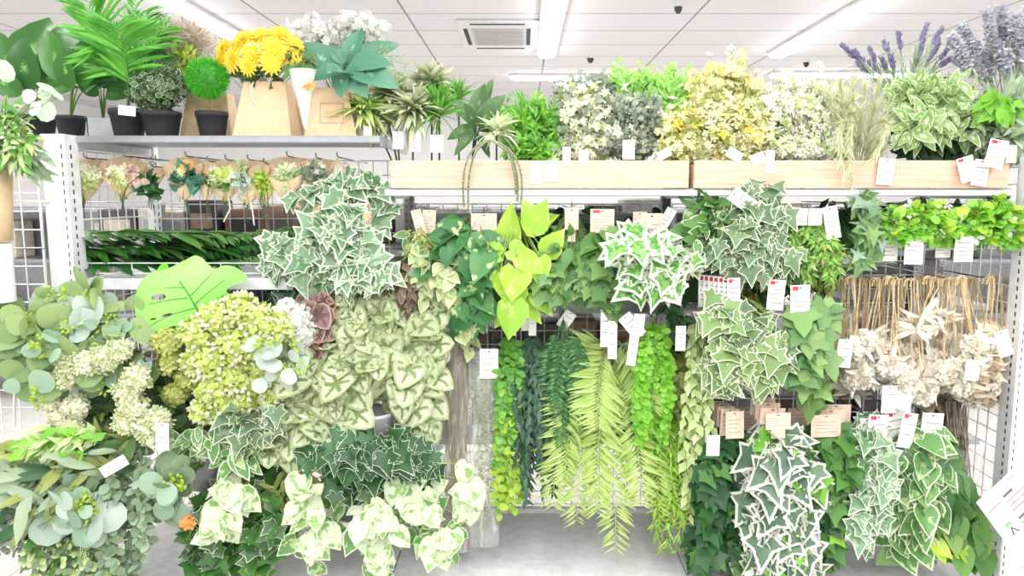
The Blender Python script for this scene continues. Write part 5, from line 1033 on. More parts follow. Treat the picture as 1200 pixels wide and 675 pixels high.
# ================================================================== middle bay, upper hooks with header cards
YH = 2.15
for px, py in ((494, 246), (567, 248), (670, 244), (706, 246), (764, 250), (600, 250), (735, 250)): hook(px, py, 2.14)
def frond_set(name, label, cat, top, tips, mid, T, m, size, nn, seed, width=.9, ang=1.05, tags=(), sm=None, bow=.3, group=None, jit=.15, profile=None):
    rng = R(seed); t = thing(name, label, cat, at(*top), group); A = at(*top); st = MB()
    prof = profile or (lambda x: .35+.75*np.sin(PI*np.clip(x*.8+.14, 0, 1)))
    for i, tp in enumerate(tips):
        Y = tp[2] if len(tp) > 2 else top[2]-.12+rng.uniform(-.04, .04); E = at(tp[0], tp[1], Y); C_ = (A+E)/2+np.array([(E[0]-A[0])*bow, -.04, abs(E[0]-A[0])*.3]); L = curve(A, C_, E, 14)
        fr = MB().tubes(L, .0013, 4, taper=.5); along(fr, rng, L, T, size*M_(Y), nn, t0=mid, t1=1, ang=ang, mode='alt', face=(rng.uniform(-.35, .35), -1, .35), jit=jit, prof=prof, sj=.08, width=width, grav=.05)
        fr.build('frond', m, t)
    st.tubes([[A+[0, .003, .03], A]], .002, 5); st.build('tie', sm or STEMD, t)
    for g in tags: card(t, *g[:5], **(g[5] if len(g) > 5 else {}))
    return t
pc = dict(m=PINKC, lines=5)
kc = lambda **k: dict(pc, **k)
lw('pothos_bunch', 'green pothos with pale-splashed leaves left of the neon heart leaves', (560, 255, 2.2), [(540, 285, 28, 24, 2.12), (560, 300, 20, 24, 2.1), (555, 350, 18, 26, 2.1), (530, 310, 22, 28, 2.14), (548, 375, 14, 14, 2.1)], [('foliage', 'S', HEART, 56, 36, m_poth, dict(bd, stemf=.8))], 210, tags=[(567, 250, 2.13, 30, 30, kc(shape='step'))], nst=8)
lw('trailing_sprig', 'olive-green fine hanging sprig under the two small brown cards', (494, 250, 2.22), [(495, 285, 18, 22, 2.16), (500, 300, 22, 16, 2.16)], [('foliage', 'S', SLIM, 170, 13, m_olive, bd), ('foliage', 'S', OVATE, 30, 22, m_pothv, bd)], 211, tags=[(487, 246, 2.14, 12, 30, kc(ang=-.25, lines=2)), (503, 246, 2.15, 16, 28, kc(ang=.05))], nst=10)
L = drapes(R(212), (510, 262, 2.22), [488, 494, 500, 506, 514, 520, 512, 530, 550, 543], [330, 352, 340, 362, 372, 350, 390, 360, 412, 400], 2.14, spread=.5)
plant('mini_heart_garland', 'hanging strands of tiny pale coin leaves left of the middle bay', 'garland', (510, 262, 2.22), [('foliage', 'A', HEARTB, 20, 14, m_mini, dict(t0=.2, ang=1.2, grav=.6)), ('foliage', 'S', HEARTB, 22, 18, m_mini, dict(blobs=[(548, 385, 14, 10, 2.12)])), ('foliage', 'S', HEARTB, 24, 18, m_mini, dict(blobs=[(518, 320, 18, 20, 2.13)]))], L=L, seed=212, sm=STEMG)
# neon pothos, leaf by leaf
t = thing('neon_pothos', 'bunch of large neon yellow-green heart leaves in the middle', 'hanging plant', at(604, 250, 2.2)); rng = R(213); s_ = at(604, 262, 2.2); st = MB()
for (bx_, by, tx, ty, w, dy) in [(622, 270, 640, 236, 1, -.07), (632, 272, 616, 236, 1.0, -.06), (600, 286, 598, 240, .8, -.05), (588, 300, 556, 292, .9, -.09), (640, 298, 660, 270, 1, -.08), (622, 300, 618, 330, 1.0, -.06), (586, 312, 562, 338, .6, -.08), (596, 292, 622, 300, 1.1, -.09), (604, 312, 600, 352, 1.15, -.12), (586, 318, 590, 350, 1, -.11), (612, 336, 594, 362, .9, -.09), (632, 300, 632, 334, 1, -.1), (640, 318, 696, 310, .6, -.05), (600, 350, 597, 396, 1, -.12), (626, 342, 648, 366, 1, -.08), (584, 284, 570, 268, .8, -.06), (612, 356, 634, 378, .8, -.07), (572, 330, 560, 352, .7, -.02), (645, 290, 632, 316, .8, -.04), (576, 300, 578, 330, .9, -.05), (656, 300, 676, 328, .5, 0), (634, 262, 654, 252, .8, -.03), (610, 262, 588, 262, .9, -.02), (566, 312, 548, 318, .8, -.03), (590, 368, 580, 384, .9, -.06), (650, 340, 662, 356, .8, -.04), (606, 300, 640, 318, .8, -.11)]:
    B, Tp = at(bx_, by, 2.2+dy), at(tx, ty, 2.2+dy-.02); Ln = np.linalg.norm(Tp-B)*1.05; st.tubes(curve(s_, (s_+B)/2+[0, -.03, .03], B, 6), .0016, 4)
    MB().leaves(HEARTB if rng.rand() < .5 else HEART, B[None], (Tp-B)[None], np.array([[rng.uniform(-.35, .35), -1, rng.uniform(.1, .6)]]), Ln, rnd=np.array([rng.rand()]), Sw=np.array([Ln*w])).build('leaf_blade', m_neon, t, True)
st.build('stem', STEMY, t)
lw('heart_leaf_bunch', 'mid-green bunch under the stepped tan card', (672, 250, 2.2), [(668, 300, 26, 26, 2.14), (650, 290, 18, 22, 2.16), (676, 335, 26, 20, 2.15)], [('foliage', 'S', OVATE, 90, 26, m_hgreen, dict(bd, stemf=.7)), ('foliage', 'S', IVYB, 26, 24, m_maple, dict(bd, blobs=[(650, 330, 22, 24, 2.12)]))], 214, tags=[(670, 243, 2.13, 16, 40, kc(shape='step', lines=3))], nst=8)
lw('heart_leaf_bunch', 'dark heart-leaved bunch under the wide tan card', (706, 252, 2.2), [(704, 285, 18, 18, 2.14), (700, 300, 16, 16, 2.14)], [('foliage', 'S', HEART, 34, 30, m_hgreen, dict(bd, stemf=.7))], 215, tags=[(706, 245, 2.13, 28, 28, kc(red=1))], nst=8)
lw('ivy_pick', 'plain green ivy bunch between the neon leaves and the white ivy', (706, 290, 2.2), [(700, 330, 26, 22, 2.12), (690, 316, 18, 14, 2.12), (712, 350, 16, 16, 2.12)], [('foliage', 'S', IVYB, 60, 27, m_maple, dict(bd, stemf=.7))], 216, nst=8, sm=STEMD)
lw('white_ivy', 'ivy bunch with mostly white star-shaped leaves in the middle bay', (764, 258, 2.2), [(748, 298, 34, 26, 2.08), (786, 318, 34, 26, 2.06), (760, 330, 36, 22, 2.06), (742, 274, 12, 14, 2.1), (798, 304, 20, 18, 2.08)], [('foliage', 'S', IVYV, 78, 35, m_ivyv, dict(bd, fo=.25, stemf=.6))], 217, tags=[(764, 250, 2.13, 26, 42, kc()), (750, 248, 2.16, 16, 30, kc())], nst=8)
lw('dark_filler', 'dark green foliage in shadow behind the middle cards', (650, 270, 2.5), [(650, 290, 60, 40, 2.4), (740, 290, 50, 40, 2.42), (560, 310, 50, 50, 2.42), (800, 300, 40, 40, 2.42)], [('foliage', 'S', OVATE, 240, 28, m_ivyd, bd)], 218, nst=14, sm=STEMD)
L = fanout(R(219), at(852, 236, 2.2), blobpts(R(219), [(826, 256, 26, 18, 2.14), (812, 284, 24, 26, 2.12), (836, 280, 18, 24, 2.12)], 22)[0], .1)
plant('small_leaf_bunch', 'fresh green small-leaved bunch tilted beside a slanted white card', 'hanging plant', (852, 236, 2.2), [('foliage', 'A', OVATE, 9, 24, m_hgreen, dict(t0=.3, ang=.7)), ('foliage', 'A', OVATE, 5, 22, m_pothv, dict(t0=.4, ang=.7))], L=L, seed=219, tags=[(858, 226, 2.1, 18, 38, dict(ang=-.95)), (788, 245, 2.16, 12, 32, dict(ang=.5))])
lw('grey_ivy', 'grey-green ivy bunch with cream edges under the right board', (880, 240, 2.2), [(892, 234, 16, 16, 2.14), (880, 262, 32, 22, 2.12), (868, 296, 40, 26, 2.08), (900, 302, 26, 24, 2.1), (910, 262, 14, 26, 2.12)], [('foliage', 'S', IVY, 190, 26, m_ivyp, dict(bd, fo=.35, stemf=.5))], 220, nst=8)
hook(918, 250, 2.14); hook(946, 246, 2.14); hook(1010, 238, 2.14); hook(1080, 240, 2.14); hook(1160, 240, 2.14); hook(990, 246, 2.14)
L = fanout(R(221), at(944, 258, 2.24), blobpts(R(221), [(946, 300, 32, 34, 2.14), (968, 310, 20, 28, 2.13), (932, 316, 16, 24, 2.15)], 70)[0], .15)
plant('grass_bunch', 'fine bright green grassy bunch with white tags above the dried sprays', 'hanging plant', (944, 258, 2.24), [('foliage', 'A', SLIM, 34, 10, m_limep, dict(t0=.25, ang=.8)), ('foliage', 'A', SLIM, 8, 11, m_olive, dict(t0=.25, ang=.8))], L=L, seed=221, tags=[(972, 242, 2.1, 17, 38, dict(ang=-.2)), (956, 244, 2.12, 16, 20, {}), (940, 244, 2.13, 14, 20, {})])
lw('star_leaf_garland', 'hanging strand of pale star-shaped leaves right of the grassy bunch', (1012, 232, 2.22), [(1012, 240, 12, 14, 2.14), (1018, 272, 18, 24, 2.12), (1008, 300, 14, 16, 2.12)], [('foliage', 'S', STAR, 70, 24, m_maple, dict(bd, fo=.3)), ('foliage', 'S', STAR, 26, 22, m_euc, dict(bd, fo=.3))], 222)
lw('dark_filler', 'dark green foliage in shadow behind the star-shaped leaves', (990, 250, 2.5), [(985, 265, 40, 26, 2.36), (1120, 262, 80, 22, 2.4)], [('foliage', 'S', SLIMW, 300, 18, m_ivyd, bd), ('foliage', 'S', OVATE, 60, 22, m_hgreen, bd)], 223, nst=14, sm=STEMD)
for lab, bl, cx, sd, tgs in (('bright lime small-leaved bunch with white flowers right of the star leaves', [(1078, 258, 40, 20, 2.13), (1060, 266, 26, 16, 2.12), (1104, 270, 22, 14, 2.12)], 1080, 224, [(1043, 276, 2.14, 20, 30, {}), (1072, 279, 2.1, 22, 31, {}), (1106, 280, 2.14, 18, 22, {})]),
                         ('bright lime small-leaved bunch with white flowers at the right end under the board', [(1162, 258, 30, 22, 2.12), (1178, 268, 26, 18, 2.12), (1144, 268, 16, 14, 2.12)], 1160, 225, [(1131, 274, 2.1, 22, 33, {})])):
    lw('flowering_bunch', lab, (cx, 238, 2.26), bl, [('foliage', 'S', SMALLR, 480, 11, m_lime, dict(dirb=(0, -.6, -.1), outw=1)), ('foliage', 'S', SMALLR, 90, 16, m_limey, dict(dirb=(0, -.6, -.1), outw=1)), ('flower', 'S', FL5, 16, 8, m_white, dict(dirb=(0, -1, .2), shell=.95, stemf=0))], sd, nst=30, tags=tgs)
# ================================================================== hanging trails of the middle bay
for px in (600, 626, 660, 712, 765, 785, 815): hook(px, 372 if px < 800 else 362, 2.24)
t = thing('dried_package', 'clear plastic package of brown dried twigs hanging at the left of the middle bay', 'package', at(535, 392, 2.2)); rng = R(230)
a, b_ = at(515, 396, 2.2), at(553, 645, 2.2); L = []
for i in range(80):
    x0, x1 = rng.uniform(a[0]+.006, b_[0]-.006, 2); y = 2.2+rng.uniform(-.02, .02); L.append([(x0+(x1-x0)*u+rng.uniform(-.003, .003), y, a[2]-.01+(b_[2]-a[2]+.02)*u) for u in np.linspace(0, 1, 8)])
MB().tubes(L, .0018, 4).build('twig', flat('dried_twig', (150, 132, 104), .8, c2=(118, 104, 78), ns=30), t)
mb = MB(); mb.box((a[0], 2.172, b_[2]), (b_[0], 2.228, a[2]), bev=.01); mb.build('film', plastic('bag_film', al=.2), t, True)
MB().lathe([(.001, 0), (.01, 0), (.01, .001), (.001, .001)], at(524, 416, 2.165), 16, axis=rotm((1, 0, 0), PI/2)@np.diag([1, 2.2, 1])).build('sticker', CARD, t)
t = thing('moss_package', 'clear plastic package with pale moss hanging right of the brown dried package', 'package', at(567, 405, 2.18)); a, b_ = at(549, 408, 2.18), at(585, 640, 2.18)
mb = MB(); P, u = blobpts(rng, [(566, 470, 12, 50, 2.18, .01), (568, 560, 12, 60, 2.18, .01)], 1500); mb.leaves(SLIM, P, rng.randn(1500, 3), rng.randn(1500, 3), .014, rng=rng).build('moss', G('moss_pale', (190, 200, 150), (150, 164, 110)), t)
MB().box((a[0], 2.162, b_[2]), (b_[0], 2.2, a[2]), bev=.008).build('film', plastic('bag_film2', al=.25), t, True)
card(t, 573, 409, 2.158, 22, 36, 0, string=False, lines=3)
def trail(name, label, top, xs, ys, specs, seed, Y=2.16, spread=.3, tags=(), sm=None, sr=.0013, group=None, wig=.006, **k):
    L = drapes(R(seed), top, xs, ys, Y, spread=spread, wig=wig); return plant(name, label, 'garland', top, specs, L=L, seed=seed, sm=sm, sr=sr, tags=tags, group=group, **k)
xs_ = lambda a, b, n: list(np.linspace(a, b, n))
rng = R(77); ry = lambda a, b, n: list(rng.uniform(a, b, n))
trail('leaf_garland', 'two-tone garland, green above and lime yellow below, right of the moss package', (599, 378, 2.26), xs_(586, 610, 8), ry(545, 606, 8), [('foliage', 'A', SMALLR, 70, 10.5, m_airb, dict(t0=.12, t1=.75, mode='whorl', ang=1)), ('foliage', 'A', SMALLR, 42, 10.5, m_limey, dict(t0=.45, mode='whorl', ang=1))], 240, tags=[(601, 372, 2.2, 8, 22, dict(lines=1))])
trail('willow_garland', 'dark blue-green willow garland with thin leaves', (626, 374, 2.26), xs_(604, 650, 13), ry(520, 600, 13), [('foliage', 'A', SLIM, 64, 14, m_willow, dict(t0=.15, ang=.5, mode='whorl'))], 241, spread=.45, Y=2.13, sm=STEMD, tags=[(624, 372, 2.2, 9, 22, dict(lines=1)), (616, 368, 2.21, 9, 20, dict(lines=1))])
frond_set('fern_garland', 'dark green ladder fern between the willow garland and the lime fern', 'hanging fern', (660, 374, 2.2), [(638, 500), (646, 540), (656, 520), (662, 560), (672, 545), (684, 500), (690, 470), (640, 460), (676, 480), (652, 480)], .25, SLIMW, m_fernd, 17, 74, 242, width=.55, tags=[(670, 366, 2.2, 14, 22, dict(ang=.6, lines=2))])
frond_set('lime_fern', 'large lime-yellow fern hanging lowest in the middle', 'hanging fern', (714, 392, 2.24), [(648, 592, 2.06), (662, 560, 2.04), (676, 610, 2.06), (700, 600, 2.0), (722, 642, 2.02), (752, 590, 2.04), (772, 598, 2.1), (662, 500, 2.06), (766, 480, 2.08), (700, 500, 1.98), (668, 450, 2.12)], .16, SLIM, m_fern, 38, 78, 243, width=.42, ang=1.0, bow=.45, tags=[(709, 362, 2.12, 10, 46, dict(lines=2)), (718, 376, 2.1, 11, 46, dict(lines=2)), (731, 370, 2.09, 17, 32, dict(ang=-.7, lines=3))])
trail('lime_garland', 'vivid lime garland of small paired leaves right of the lime fern', (765, 372, 2.2), xs_(750, 780, 9), ry(505, 570, 9), [('foliage', 'A', SMALLR, 90, 10, m_lime, dict(t0=.1, mode='whorl', ang=1.1))], 244, Y=2.1, spread=.2, sm=STEMY, tags=[(750, 368, 2.08, 13, 26, dict(ang=.1)), (744, 392, 2.06, 11, 38, dict(ang=.12, lines=2))])
trail('olive_garland', 'olive-yellow garland with a rusty tint behind the vivid lime garland', (785, 380, 2.3), xs_(770, 806, 9), ry(560, 610, 9), [('foliage', 'A', SMALLR, 50, 14, m_olive, dict(t0=.15, mode='whorl', ang=1.1)), ('foliage', 'A', SMALLR, 16, 13, m_orange if False else m_hydo, dict(t0=.15, mode='whorl', ang=1.1))], 245, Y=2.2)
trail('string_garland', 'stringy lime garland of thread-like stems hanging low right of the fern', (786, 470, 2.2), xs_(768, 802, 14), ry(590, 648, 14), [('foliage', 'A', BLADEN, 40, 18, m_limey, dict(t0=.1, ang=.7)), ('foliage', 'A', SLIM, 14, 10, m_lime, dict(t0=.1, ang=.7))], 246, Y=2.12, wig=.01)
trail('pale_garland', 'pale green garland with drooping pointed leaves beside the white-edged ivies', (815, 366, 2.2), [802, 808, 814, 820, 828, 806, 816], [590, 615, 575, 646, 560, 640, 600], [('foliage', 'A', SLIMW, 40, 15, m_pale, dict(t0=.08, ang=.7, grav=.3))], 247, Y=2.08, tags=[(798, 382, 2.06, 12, 30, {})])
lw('ivy_pick', 'small dark leafy sprig behind the top of the pale green garland', (792, 360, 2.3), [(790, 385, 18, 26, 2.22)], [('foliage', 'S', OVATE, 44, 18, m_ivyd, bd)], 248)
# ================================================================== right bay
for px, py in ((845, 328), (915, 330), (938, 334)): hook(px, py, 2.1)
td = lambda n, x0, x1, y, w, h, Y0, dY: [(x0+(x1-x0)*i/(max(n-1, 1)), y+i*.6, Y0-dY*i, w, h, dict(red=1, lines=4, ang=.03*((i*3) % 3-1))) for i in range(n)]
lw('pale_edge_ivy', 'ivy bunch with grey-green cream-edged leaves under the stack of white tags', (850, 345, 2.15), [(850, 380, 30, 26, 2.04), (880, 388, 30, 24, 2.05), (862, 420, 36, 28, 2.0), (905, 410, 26, 30, 2.02), (840, 440, 20, 24, 2.02), (895, 442, 26, 18, 2.02)], [('foliage', 'S', IVY, 120, 31, m_ivyl, dict(bd, fo=.3, stemf=.5)), ('foliage', 'S', IVY, 40, 30, m_ivyp, dict(bd, fo=.3))], 300, tags=td(7, 826, 860, 322, 15, 38, 2.12, .012), sm=STEMY)
lw('maple_ivy', 'bunch of large plain green maple-like leaves beside the dried sprays', (938, 350, 2.15), [(944, 395, 26, 24, 2.03), (948, 430, 24, 26, 2.02), (930, 440, 16, 18, 2.02), (968, 368, 12, 10, 2.05), (955, 462, 16, 18, 2.03)], [('foliage', 'S', MAPLE, 46, 37, m_maple, dict(bd, fo=.2, stemf=.8))], 301, tags=[(911, 328, 2.06, 20, 36, dict(red=1, ang=.05)), (938, 334, 2.03, 23, 42, dict(red=1, ang=-.03)), (968, 362, 2.1, 18, 30, dict(ang=.05))], sm=STEMY)
lw('fine_leaf_filler', 'brownish fine-leaved filler sprigs behind the white tags', (880, 330, 2.4), [(930, 330, 30, 14, 2.3), (880, 350, 30, 20, 2.3), (960, 335, 24, 16, 2.26)], [('foliage', 'S', SLIM, 240, 14, m_hydo, bd), ('foliage', 'S', OVATE, 60, 20, m_ivyd, bd)], 302, nst=20)
# dried beige sprays: bent stems over a hook, blooms below
BST = flat('straw_stem', (216, 196, 156), .7, c2=(176, 150, 108), ns=50)
def dried(label, x, Y, top, hx, hy, kind, seed, tags=(), group=None, ns=5):
    rng = R(seed); A = at(x, top, Y); t = thing('dried_spray', label, 'dried flower spray', A, group); k = M_(Y)
    st = MB(); ends = []
    for i in range(ns):
        E = at(hx+rng.uniform(-15, 15), hy+rng.uniform(-26, 14), Y+rng.uniform(-.03, .03)); a = A+[rng.uniform(-.012, .012), rng.uniform(-.01, .01), 0]
        L = [a+[-.012, 0, -.02], a+[-.009, 0, -.003], a+[0, 0, .004], a+[.008, 0, -.004], a+[.01, 0, -.03]]; L = L+[L[-1]+(E-L[-1])*u+[rng.uniform(-.003, .003), 0, 0] for u in (.3, .6, 1)]; st.tubes([L], .0017, 5); ends.append(E)
    st.build('stem', BST, t); E = np.array(ends); mb = MB()
    if kind == 'flower':
        for e in E:
            u = nrm(rng.randn(26, 3)+[0, -.3, -.3]); mb.leaves(FL5, e+u*.016, u, rng.randn(26, 3), 14*k, rng=rng)
        u = nrm(rng.randn(20, 3)+[0, -.4, -.1]); mb.leaves(LANCE, np.repeat(E[:4], 5, 0)+[0, 0, .02], u, rng.randn(20, 3), 32*k, rng=rng)
    elif kind == 'leaf':
        u = nrm(rng.randn(60, 3)*[1, .8, .7]+[0, -.3, .1]); mb.leaves(LANCE, np.repeat(E[:5], 12, 0)[:60], u, rng.randn(60, 3)+[0, -1, .5], 30*k*rng.uniform(.6, 1.1, 60), rng=rng)
    else:
        L = np.array([[e+[0, 0, .03], e+[0, -.005, -.02], e+[0, -.01, -.07*Y/2], e+[.0, -.01, -.12]] for e in E]); mb.tubes(L, .001, 3); along(mb, rng, L, SMALLR, 13*k, 60, t0=.02, ang=1.3, mode='alt', face=(0, -.6, 1), jit=.3, width=1.2)
    mb.build('flower' if kind == 'flower' else 'foliage', m_beige if kind != 'fan' else m_beigeb, t)
    for g in tags: card(t, *g[:5], **(g[5] if len(g) > 5 else {}))
    return t
DG = 'dried beige sprays hooked over rods in the right bay'
rngd = R(310)
dl = [('dried cream flower spray with a white tag at the left end of the dried row', 1000, 2.12, 998, 432, 'flower', [(992, 398, 2.06, 18, 34, dict(ang=.1, lines=2))]),
      ('dried cream spray with long papery leaves above the bright blossoms in the right bay', 1090, 2.1, 1086, 392, 'leaf', []),
      ('dried cream spray with two white tags below it in the middle of the dried row', 1046, 2.08, 1046, 450, 'flower', [(1043, 452, 2.02, 18, 34, dict(lines=1)), (1062, 462, 2.0, 20, 20, dict(lines=1, ang=.3))]),
      ('dried spray with a square white tag right of the papery leaves', 1128, 2.08, 1136, 428, 'flower', [(1141, 422, 2.02, 17, 25, dict(ang=.05, lines=1))]),
      ('tan stacked-leaf dried spray with a tilted white tag at the right post', 1158, 2.14, 1164, 412, 'fan', [(1172, 388, 2.04, 17, 32, dict(ang=-.35, lines=2))]),
      ('tan stacked-leaf dried spray left of the one with the tilted tag', 1142, 2.2, 1150, 396, 'fan', [])]
for i, (lab, x, Y, hx, hy, kd, tg_) in enumerate(dl): dried(lab, x, Y, 325, hx, hy, kd, 320+i, tg_)
for i, (x, Y, hx, hy, kd) in enumerate([(1014, 2.2, 1012, 440, 'flower'), (1026, 2.12, 1022, 426, 'flower'), (1036, 2.26, 1034, 420, 'leaf'), (1058, 2.16, 1062, 436, 'flower'), (1068, 2.1, 1074, 452, 'flower'), (1078, 2.22, 1080, 430, 'flower'), (1100, 2.16, 1100, 446, 'flower'), (1112, 2.1, 1114, 448, 'flower'), (1118, 2.24, 1122, 424, 'leaf'), (1104, 2.3, 1106, 420, 'fan'), (1136, 2.26, 1128, 446, 'flower'), (1008, 2.3, 1004, 410, 'fan'), (1050, 2.3, 1050, 420, 'flower'), (1086, 2.32, 1090, 440, 'flower'), (1168, 2.26, 1172, 420, 'fan'), (1030, 2.34, 1028, 444, 'leaf'), (1126, 2.14, 1142, 452, 'flower'), (990, 2.2, 990, 446, 'leaf')]):
    dried('dried beige spray without a tag, its stems bent over a rod in the right bay', x, Y, 325+rngd.uniform(-2, 4), hx, hy, kd, 340+i, group=DG)
for x in (1010, 1060, 1110, 1156):
    hook(x, 326, 2.08, 2.6, 'steel rod the dried beige sprays hang from', 'rods carrying the dried sprays')
# ================================================================== lower right garlands on header cards
for px in (850, 905, 962, 1018, 1060, 1095): hook(px, 488, 2.05)
def hcards(px, py, w, h, Y0, n, dx=-4, dy=-4, m=PINKC, shape=None, red=0): return [(px+dx*i, py+dy*i, Y0+.03*i, w, h, dict(m=m, shape=shape, lines=4, red=red, ang=.04*((i*5) % 3-1))) for i in range(n)]
rg2 = lambda a, b, n, s: list(R(s).uniform(a, b, n))
trail('ivy_garland', 'very dark green ivy garland on a tan card left of the white-edged ivy garland', (858, 500, 2.1), xs_(818, 880, 12), rg2(640, 690, 12, 1), [('foliage', 'A', IVYB, 24, 24, m_ivyd, dict(t0=.05, ang=1.1, grav=.6)), ('foliage', 'A', IVYB, 7, 24, m_ivyg, dict(t0=.05, ang=1.1, grav=.6))], 400, Y=2.06, spread=.25, tags=hcards(861, 482, 22, 34, 2.04, 5, -5, -3)+[(836, 510, 2.02, 16, 26, dict(lines=1))])
trail('ivy_garland', 'ivy garland with dark leaves and bold white edges on a tan card', (908, 496, 2.06), [880, 892, 905, 918, 932, 944, 898, 926], [680, 700, 710, 705, 690, 680, 660, 650], [('foliage', 'A', IVYT, 20, 36, G('ivy_bold_edge', (104, 142, 108), (78, 118, 88), edge=(248, 250, 240), ew=.7), dict(t0=.03, ang=1.1, grav=.6)), ('foliage', 'A', IVY, 5, 27, m_lime, dict(t0=.1, ang=1.1, grav=.6))], 401, Y=2.0, spread=.2, sm=STEMG, tags=hcards(912, 484, 30, 32, 2.0, 4, -6, -6, shape='step'), sr=.0025)
trail('ivy_garland', 'plain bright green ivy garland on a tan card right of the bold white-edged one', (966, 500, 2.08), xs_(948, 994, 8), [600, 640, 625, 655, 648, 600, 590, 560], [('foliage', 'A', IVYB, 22, 29, m_ivyg, dict(t0=.05, ang=1.1, grav=.7)), ('foliage', 'A', IVYB, 6, 29, m_ivyd, dict(t0=.05, ang=1.1, grav=.7)), ('foliage', 'A', IVYB, 3, 25, m_lime, dict(t0=.6, ang=1.1, grav=.7))], 402, Y=2.02, spread=.2, tags=hcards(968, 486, 36, 28, 2.02, 3, 6, -6))
trail('ivy_garland', 'thin ivy garland with small white-outlined leaves under the white cards', (1016, 490, 2.08), xs_(1006, 1036, 5), [628, 640, 600, 615, 590], [('foliage', 'A', IVY, 26, 23, m_ivyw, dict(t0=.02, ang=1.1, grav=.6))], 403, Y=2.0, spread=.2, tags=[(1030, 486, 2.02, 24, 40, dict(red=1, lines=2)), (1016, 490, 2.05, 16, 34, dict(lines=2))])
trail('pothos_garland', 'variegated pothos garland hanging under the crumpled white cards', (1064, 488, 2.08), xs_(1044, 1098, 8), [625, 640, 615, 630, 610, 632, 600, 590], [('foliage', 'A', HEARTB, 15, 32, m_pothv, dict(t0=.1, ang=1.1, grav=.7)), ('foliage', 'A', HEARTB, 6, 30, m_maple, dict(t0=.05, ang=1.1, grav=.7))], 404, Y=2.0, spread=.25, tags=[(1048, 482, 2.04, 22, 36, dict(red=1, ang=-.2, lines=2)), (1068, 484, 2.0, 18, 44, dict(red=1, ang=.15, lines=2)), (1058, 478, 2.06, 20, 30, dict(lines=2))])
trail('pothos_garland', 'plain green pothos garland with lime tips at the right, ending by the deck edge', (1096, 488, 2.08), [1086, 1098, 1110, 1120, 1132, 1142, 1104, 1126, 1148], [600, 630, 640, 646, 655, 650, 600, 610, 656], [('foliage', 'A', HEART, 16, 31, m_hgreen, dict(t0=.1, ang=1.0, grav=.6)), ('foliage', 'A', HEART, 8, 30, m_maple, dict(t0=.05, ang=1.0, grav=.6)), ('foliage', 'S', HEART, 7, 26, m_limey, dict(blobs=[(1095, 642, 10, 8, 1.97), (1122, 652, 14, 6, 1.97)]))], 405, Y=2.02, spread=.9, tags=[(1094, 484, 2.03, 26, 40, dict(ang=.05, lines=2)), (1106, 510, 2.0, 14, 30, dict(lines=1))])
# rear repeats hanging on the same hooks, behind the front garlands
for i, (x, Y, mt, lab) in enumerate([(840, 2.25, m_ivyd, 'far'), (875, 2.3, m_ivyd, 'far'), (935, 2.28, m_ivyde, 'far'), (985, 2.26, m_ivyd, 'far'), (1045, 2.26, m_ivyd, 'far'), (1088, 2.3, m_hgreen, 'far')]):
    trail('ivy_garland', 'dark ivy garland farther in on a hook, mostly hidden behind the front garlands', (x, 498, Y), xs_(x-18, x+18, 5), rg2(575, 615, 5, i), [('foliage', 'A', IVYB, 20, 26, mt, dict(t0=.03, ang=1.1, grav=.6))], 410+i, Y=Y, spread=.2, group='rear ivy garlands of the right bay', tags=hcards(x, 478, 24, 28, Y-.02, 1) if i < 4 else ())
# grey-brown fibre bundles at the right
for i, (x, lab) in enumerate([(1120, 'grey-brown fibre bundle in clear film hanging right of the lime-tipped pothos'), (1100, 'brown hanging twig bundle behind the crumpled white cards')]):
    rng = R(430+i); t = thing('fibre_bundle', lab, 'dried bundle', at(x, 470, 2.25)); Y = 2.25+.06*i
    L = []
    for j in range(60):
        x0 = x+rng.uniform(-12, 12); L.append([at(x0+(rng.uniform(-4, 14)*u), 470+u*150*(1-.3*i), Y+rng.uniform(-.02, .02)) for u in np.linspace(0, 1, 7)])
    MB().tubes(L, .0022, 4).build('fibre', flat('fibre_%d' % i, (184, 172, 160) if i == 0 else (122, 100, 86), .8, c2=(130, 112, 100) if i == 0 else (90, 72, 62), ns=40), t)
    if i == 0: a, b_ = at(x-14, 530, Y-.03), at(x+34, 632, Y+.03); MB().box((a[0], a[1], b_[2]), (b_[0], b_[1], a[2]), bev=.012).build('film', plastic('bag_film', al=.2), t, True)
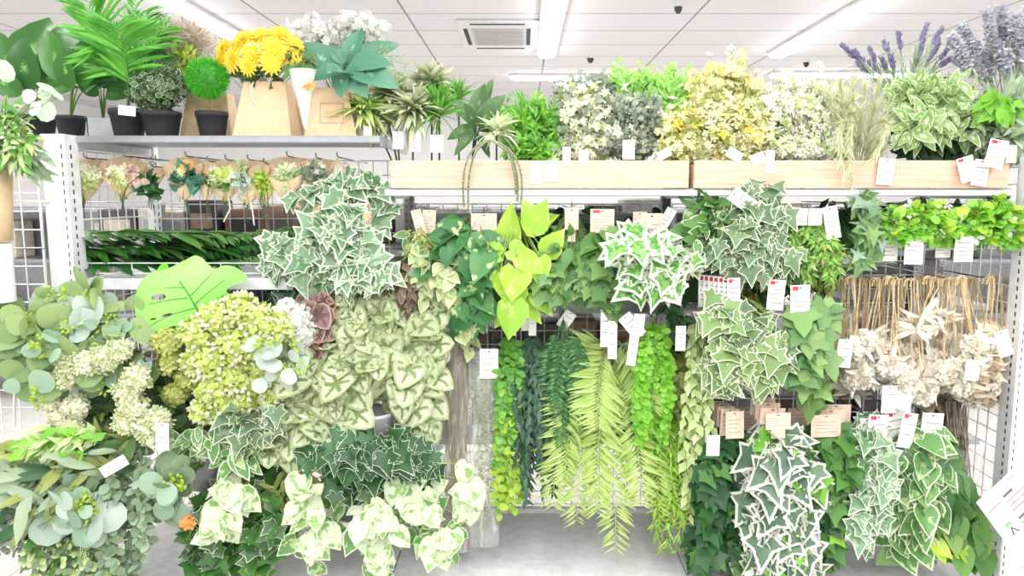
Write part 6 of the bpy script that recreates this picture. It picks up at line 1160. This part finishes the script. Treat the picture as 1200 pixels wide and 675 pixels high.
# header: small sign at the bottom right
t = thing('info_sign', 'tilted white information card with small print and a plant picture at the right edge', 'sign', at(1175, 590, 1.85)); Y = 1.85
A_ = [at(x, y, Y) for x, y in ((1144, 589), (1196, 541), (1248, 610), (1196, 660))]
ex = nrm(A_[1]-A_[0]); ey = nrm(A_[3]-A_[0]); nn = nrm(np.cross(ex, ey)); nn = nn if nn[1] < 0 else -nn
Wd, Hd = np.linalg.norm(A_[1]-A_[0]), np.linalg.norm(A_[3]-A_[0])
def sq(x0, x1, y0, y1, e, mb, mat=0):
    P = [A_[0]+ex*Wd*x+ey*Hd*y+nn*e for x, y in ((x0, y0), (x1, y0), (x1, y1), (x0, y1))]; Q = [p_-nn*.0006 for p_ in P]
    return mb.raw(P+Q, [[0, 1, 2, 3], [7, 6, 5, 4], [0, 4, 5, 1], [1, 5, 6, 2], [2, 6, 7, 3], [3, 7, 4, 0]], mat=mat)
sq(0, 1.6, 0, 1.3, 0, MB()).build('card', CARD, t)
mb = MB()
for (x0, x1, y) in ((.06, .34, .2), (.42, 1.0, .26), (.42, .96, .33), (.42, 1.05, .4), (.42, .9, .6), (.42, 1.0, .66), (.42, .98, .73), (.2, .5, 1.1), (.55, 1.0, 1.1)): sq(x0, x1, y, y+.02, .001, mb)
for (x0, x1, y) in ((.42, .62, .17), (.42, .64, .52)): sq(x0, x1, y, y+.035, .001, mb, 1)
mb.build('printed_text', [PRINT, flat('print_dark', (120, 100, 110), .7)], t)
mb = MB(); sq(.56, .8, .06, .1, .001, mb); sq(.6, .76, .03, .06, .001, mb); mb.build('leaf_logo', flat('logo_green', (176, 206, 186), .7), t)
c = A_[0]+ex*Wd*.22+ey*Hd*.52+nn*.001; d1 = nrm(ex*.15+ey)
mb = MB().leaves(SLIMW, (c+d1*.005)[None], d1[None], nn[None], .05, Sw=np.array([.038])); mb.build('bottle_picture', flat('bottle_blue', (62, 84, 108), .5), t)
mb = MB().leaves(SLIM, np.repeat(c[None], 7, 0), np.array([-d1*math.cos(a)+ex*math.sin(a) for a in np.linspace(-1.2, 1.2, 7)]), np.repeat(nn[None], 7, 0), .022); mb.build('plant_picture', flat('picture_green', (130, 190, 130), .6), t)
# right neighbour: second grid panel with yellow item
t = thing('grid_panel', 'white wire grid panel right of the right end post', 'grid panel', (at(1200, 600, 2.3)[0], 2.3, 0)); x0, x1 = at(1196, 300, 2.3)[0]+.03, at(1290, 300, 2.3)[0]
mb = MB(); gridpanel(mb, x0, x1, .02, 1.5, 2.3, .055, .0024); mb.build('wire_grid', WIRE, t)
lw('yellow_sprig', 'yellow-ochre sprig hanging at the right edge beyond the white post', (1202, 470, 2.2), [(1200, 505, 12, 24, 2.15)], [('foliage', 'S', SMALLR, 120, 12, G('ochre_leaf', (226, 190, 90), (210, 170, 70)), bd)], 440)
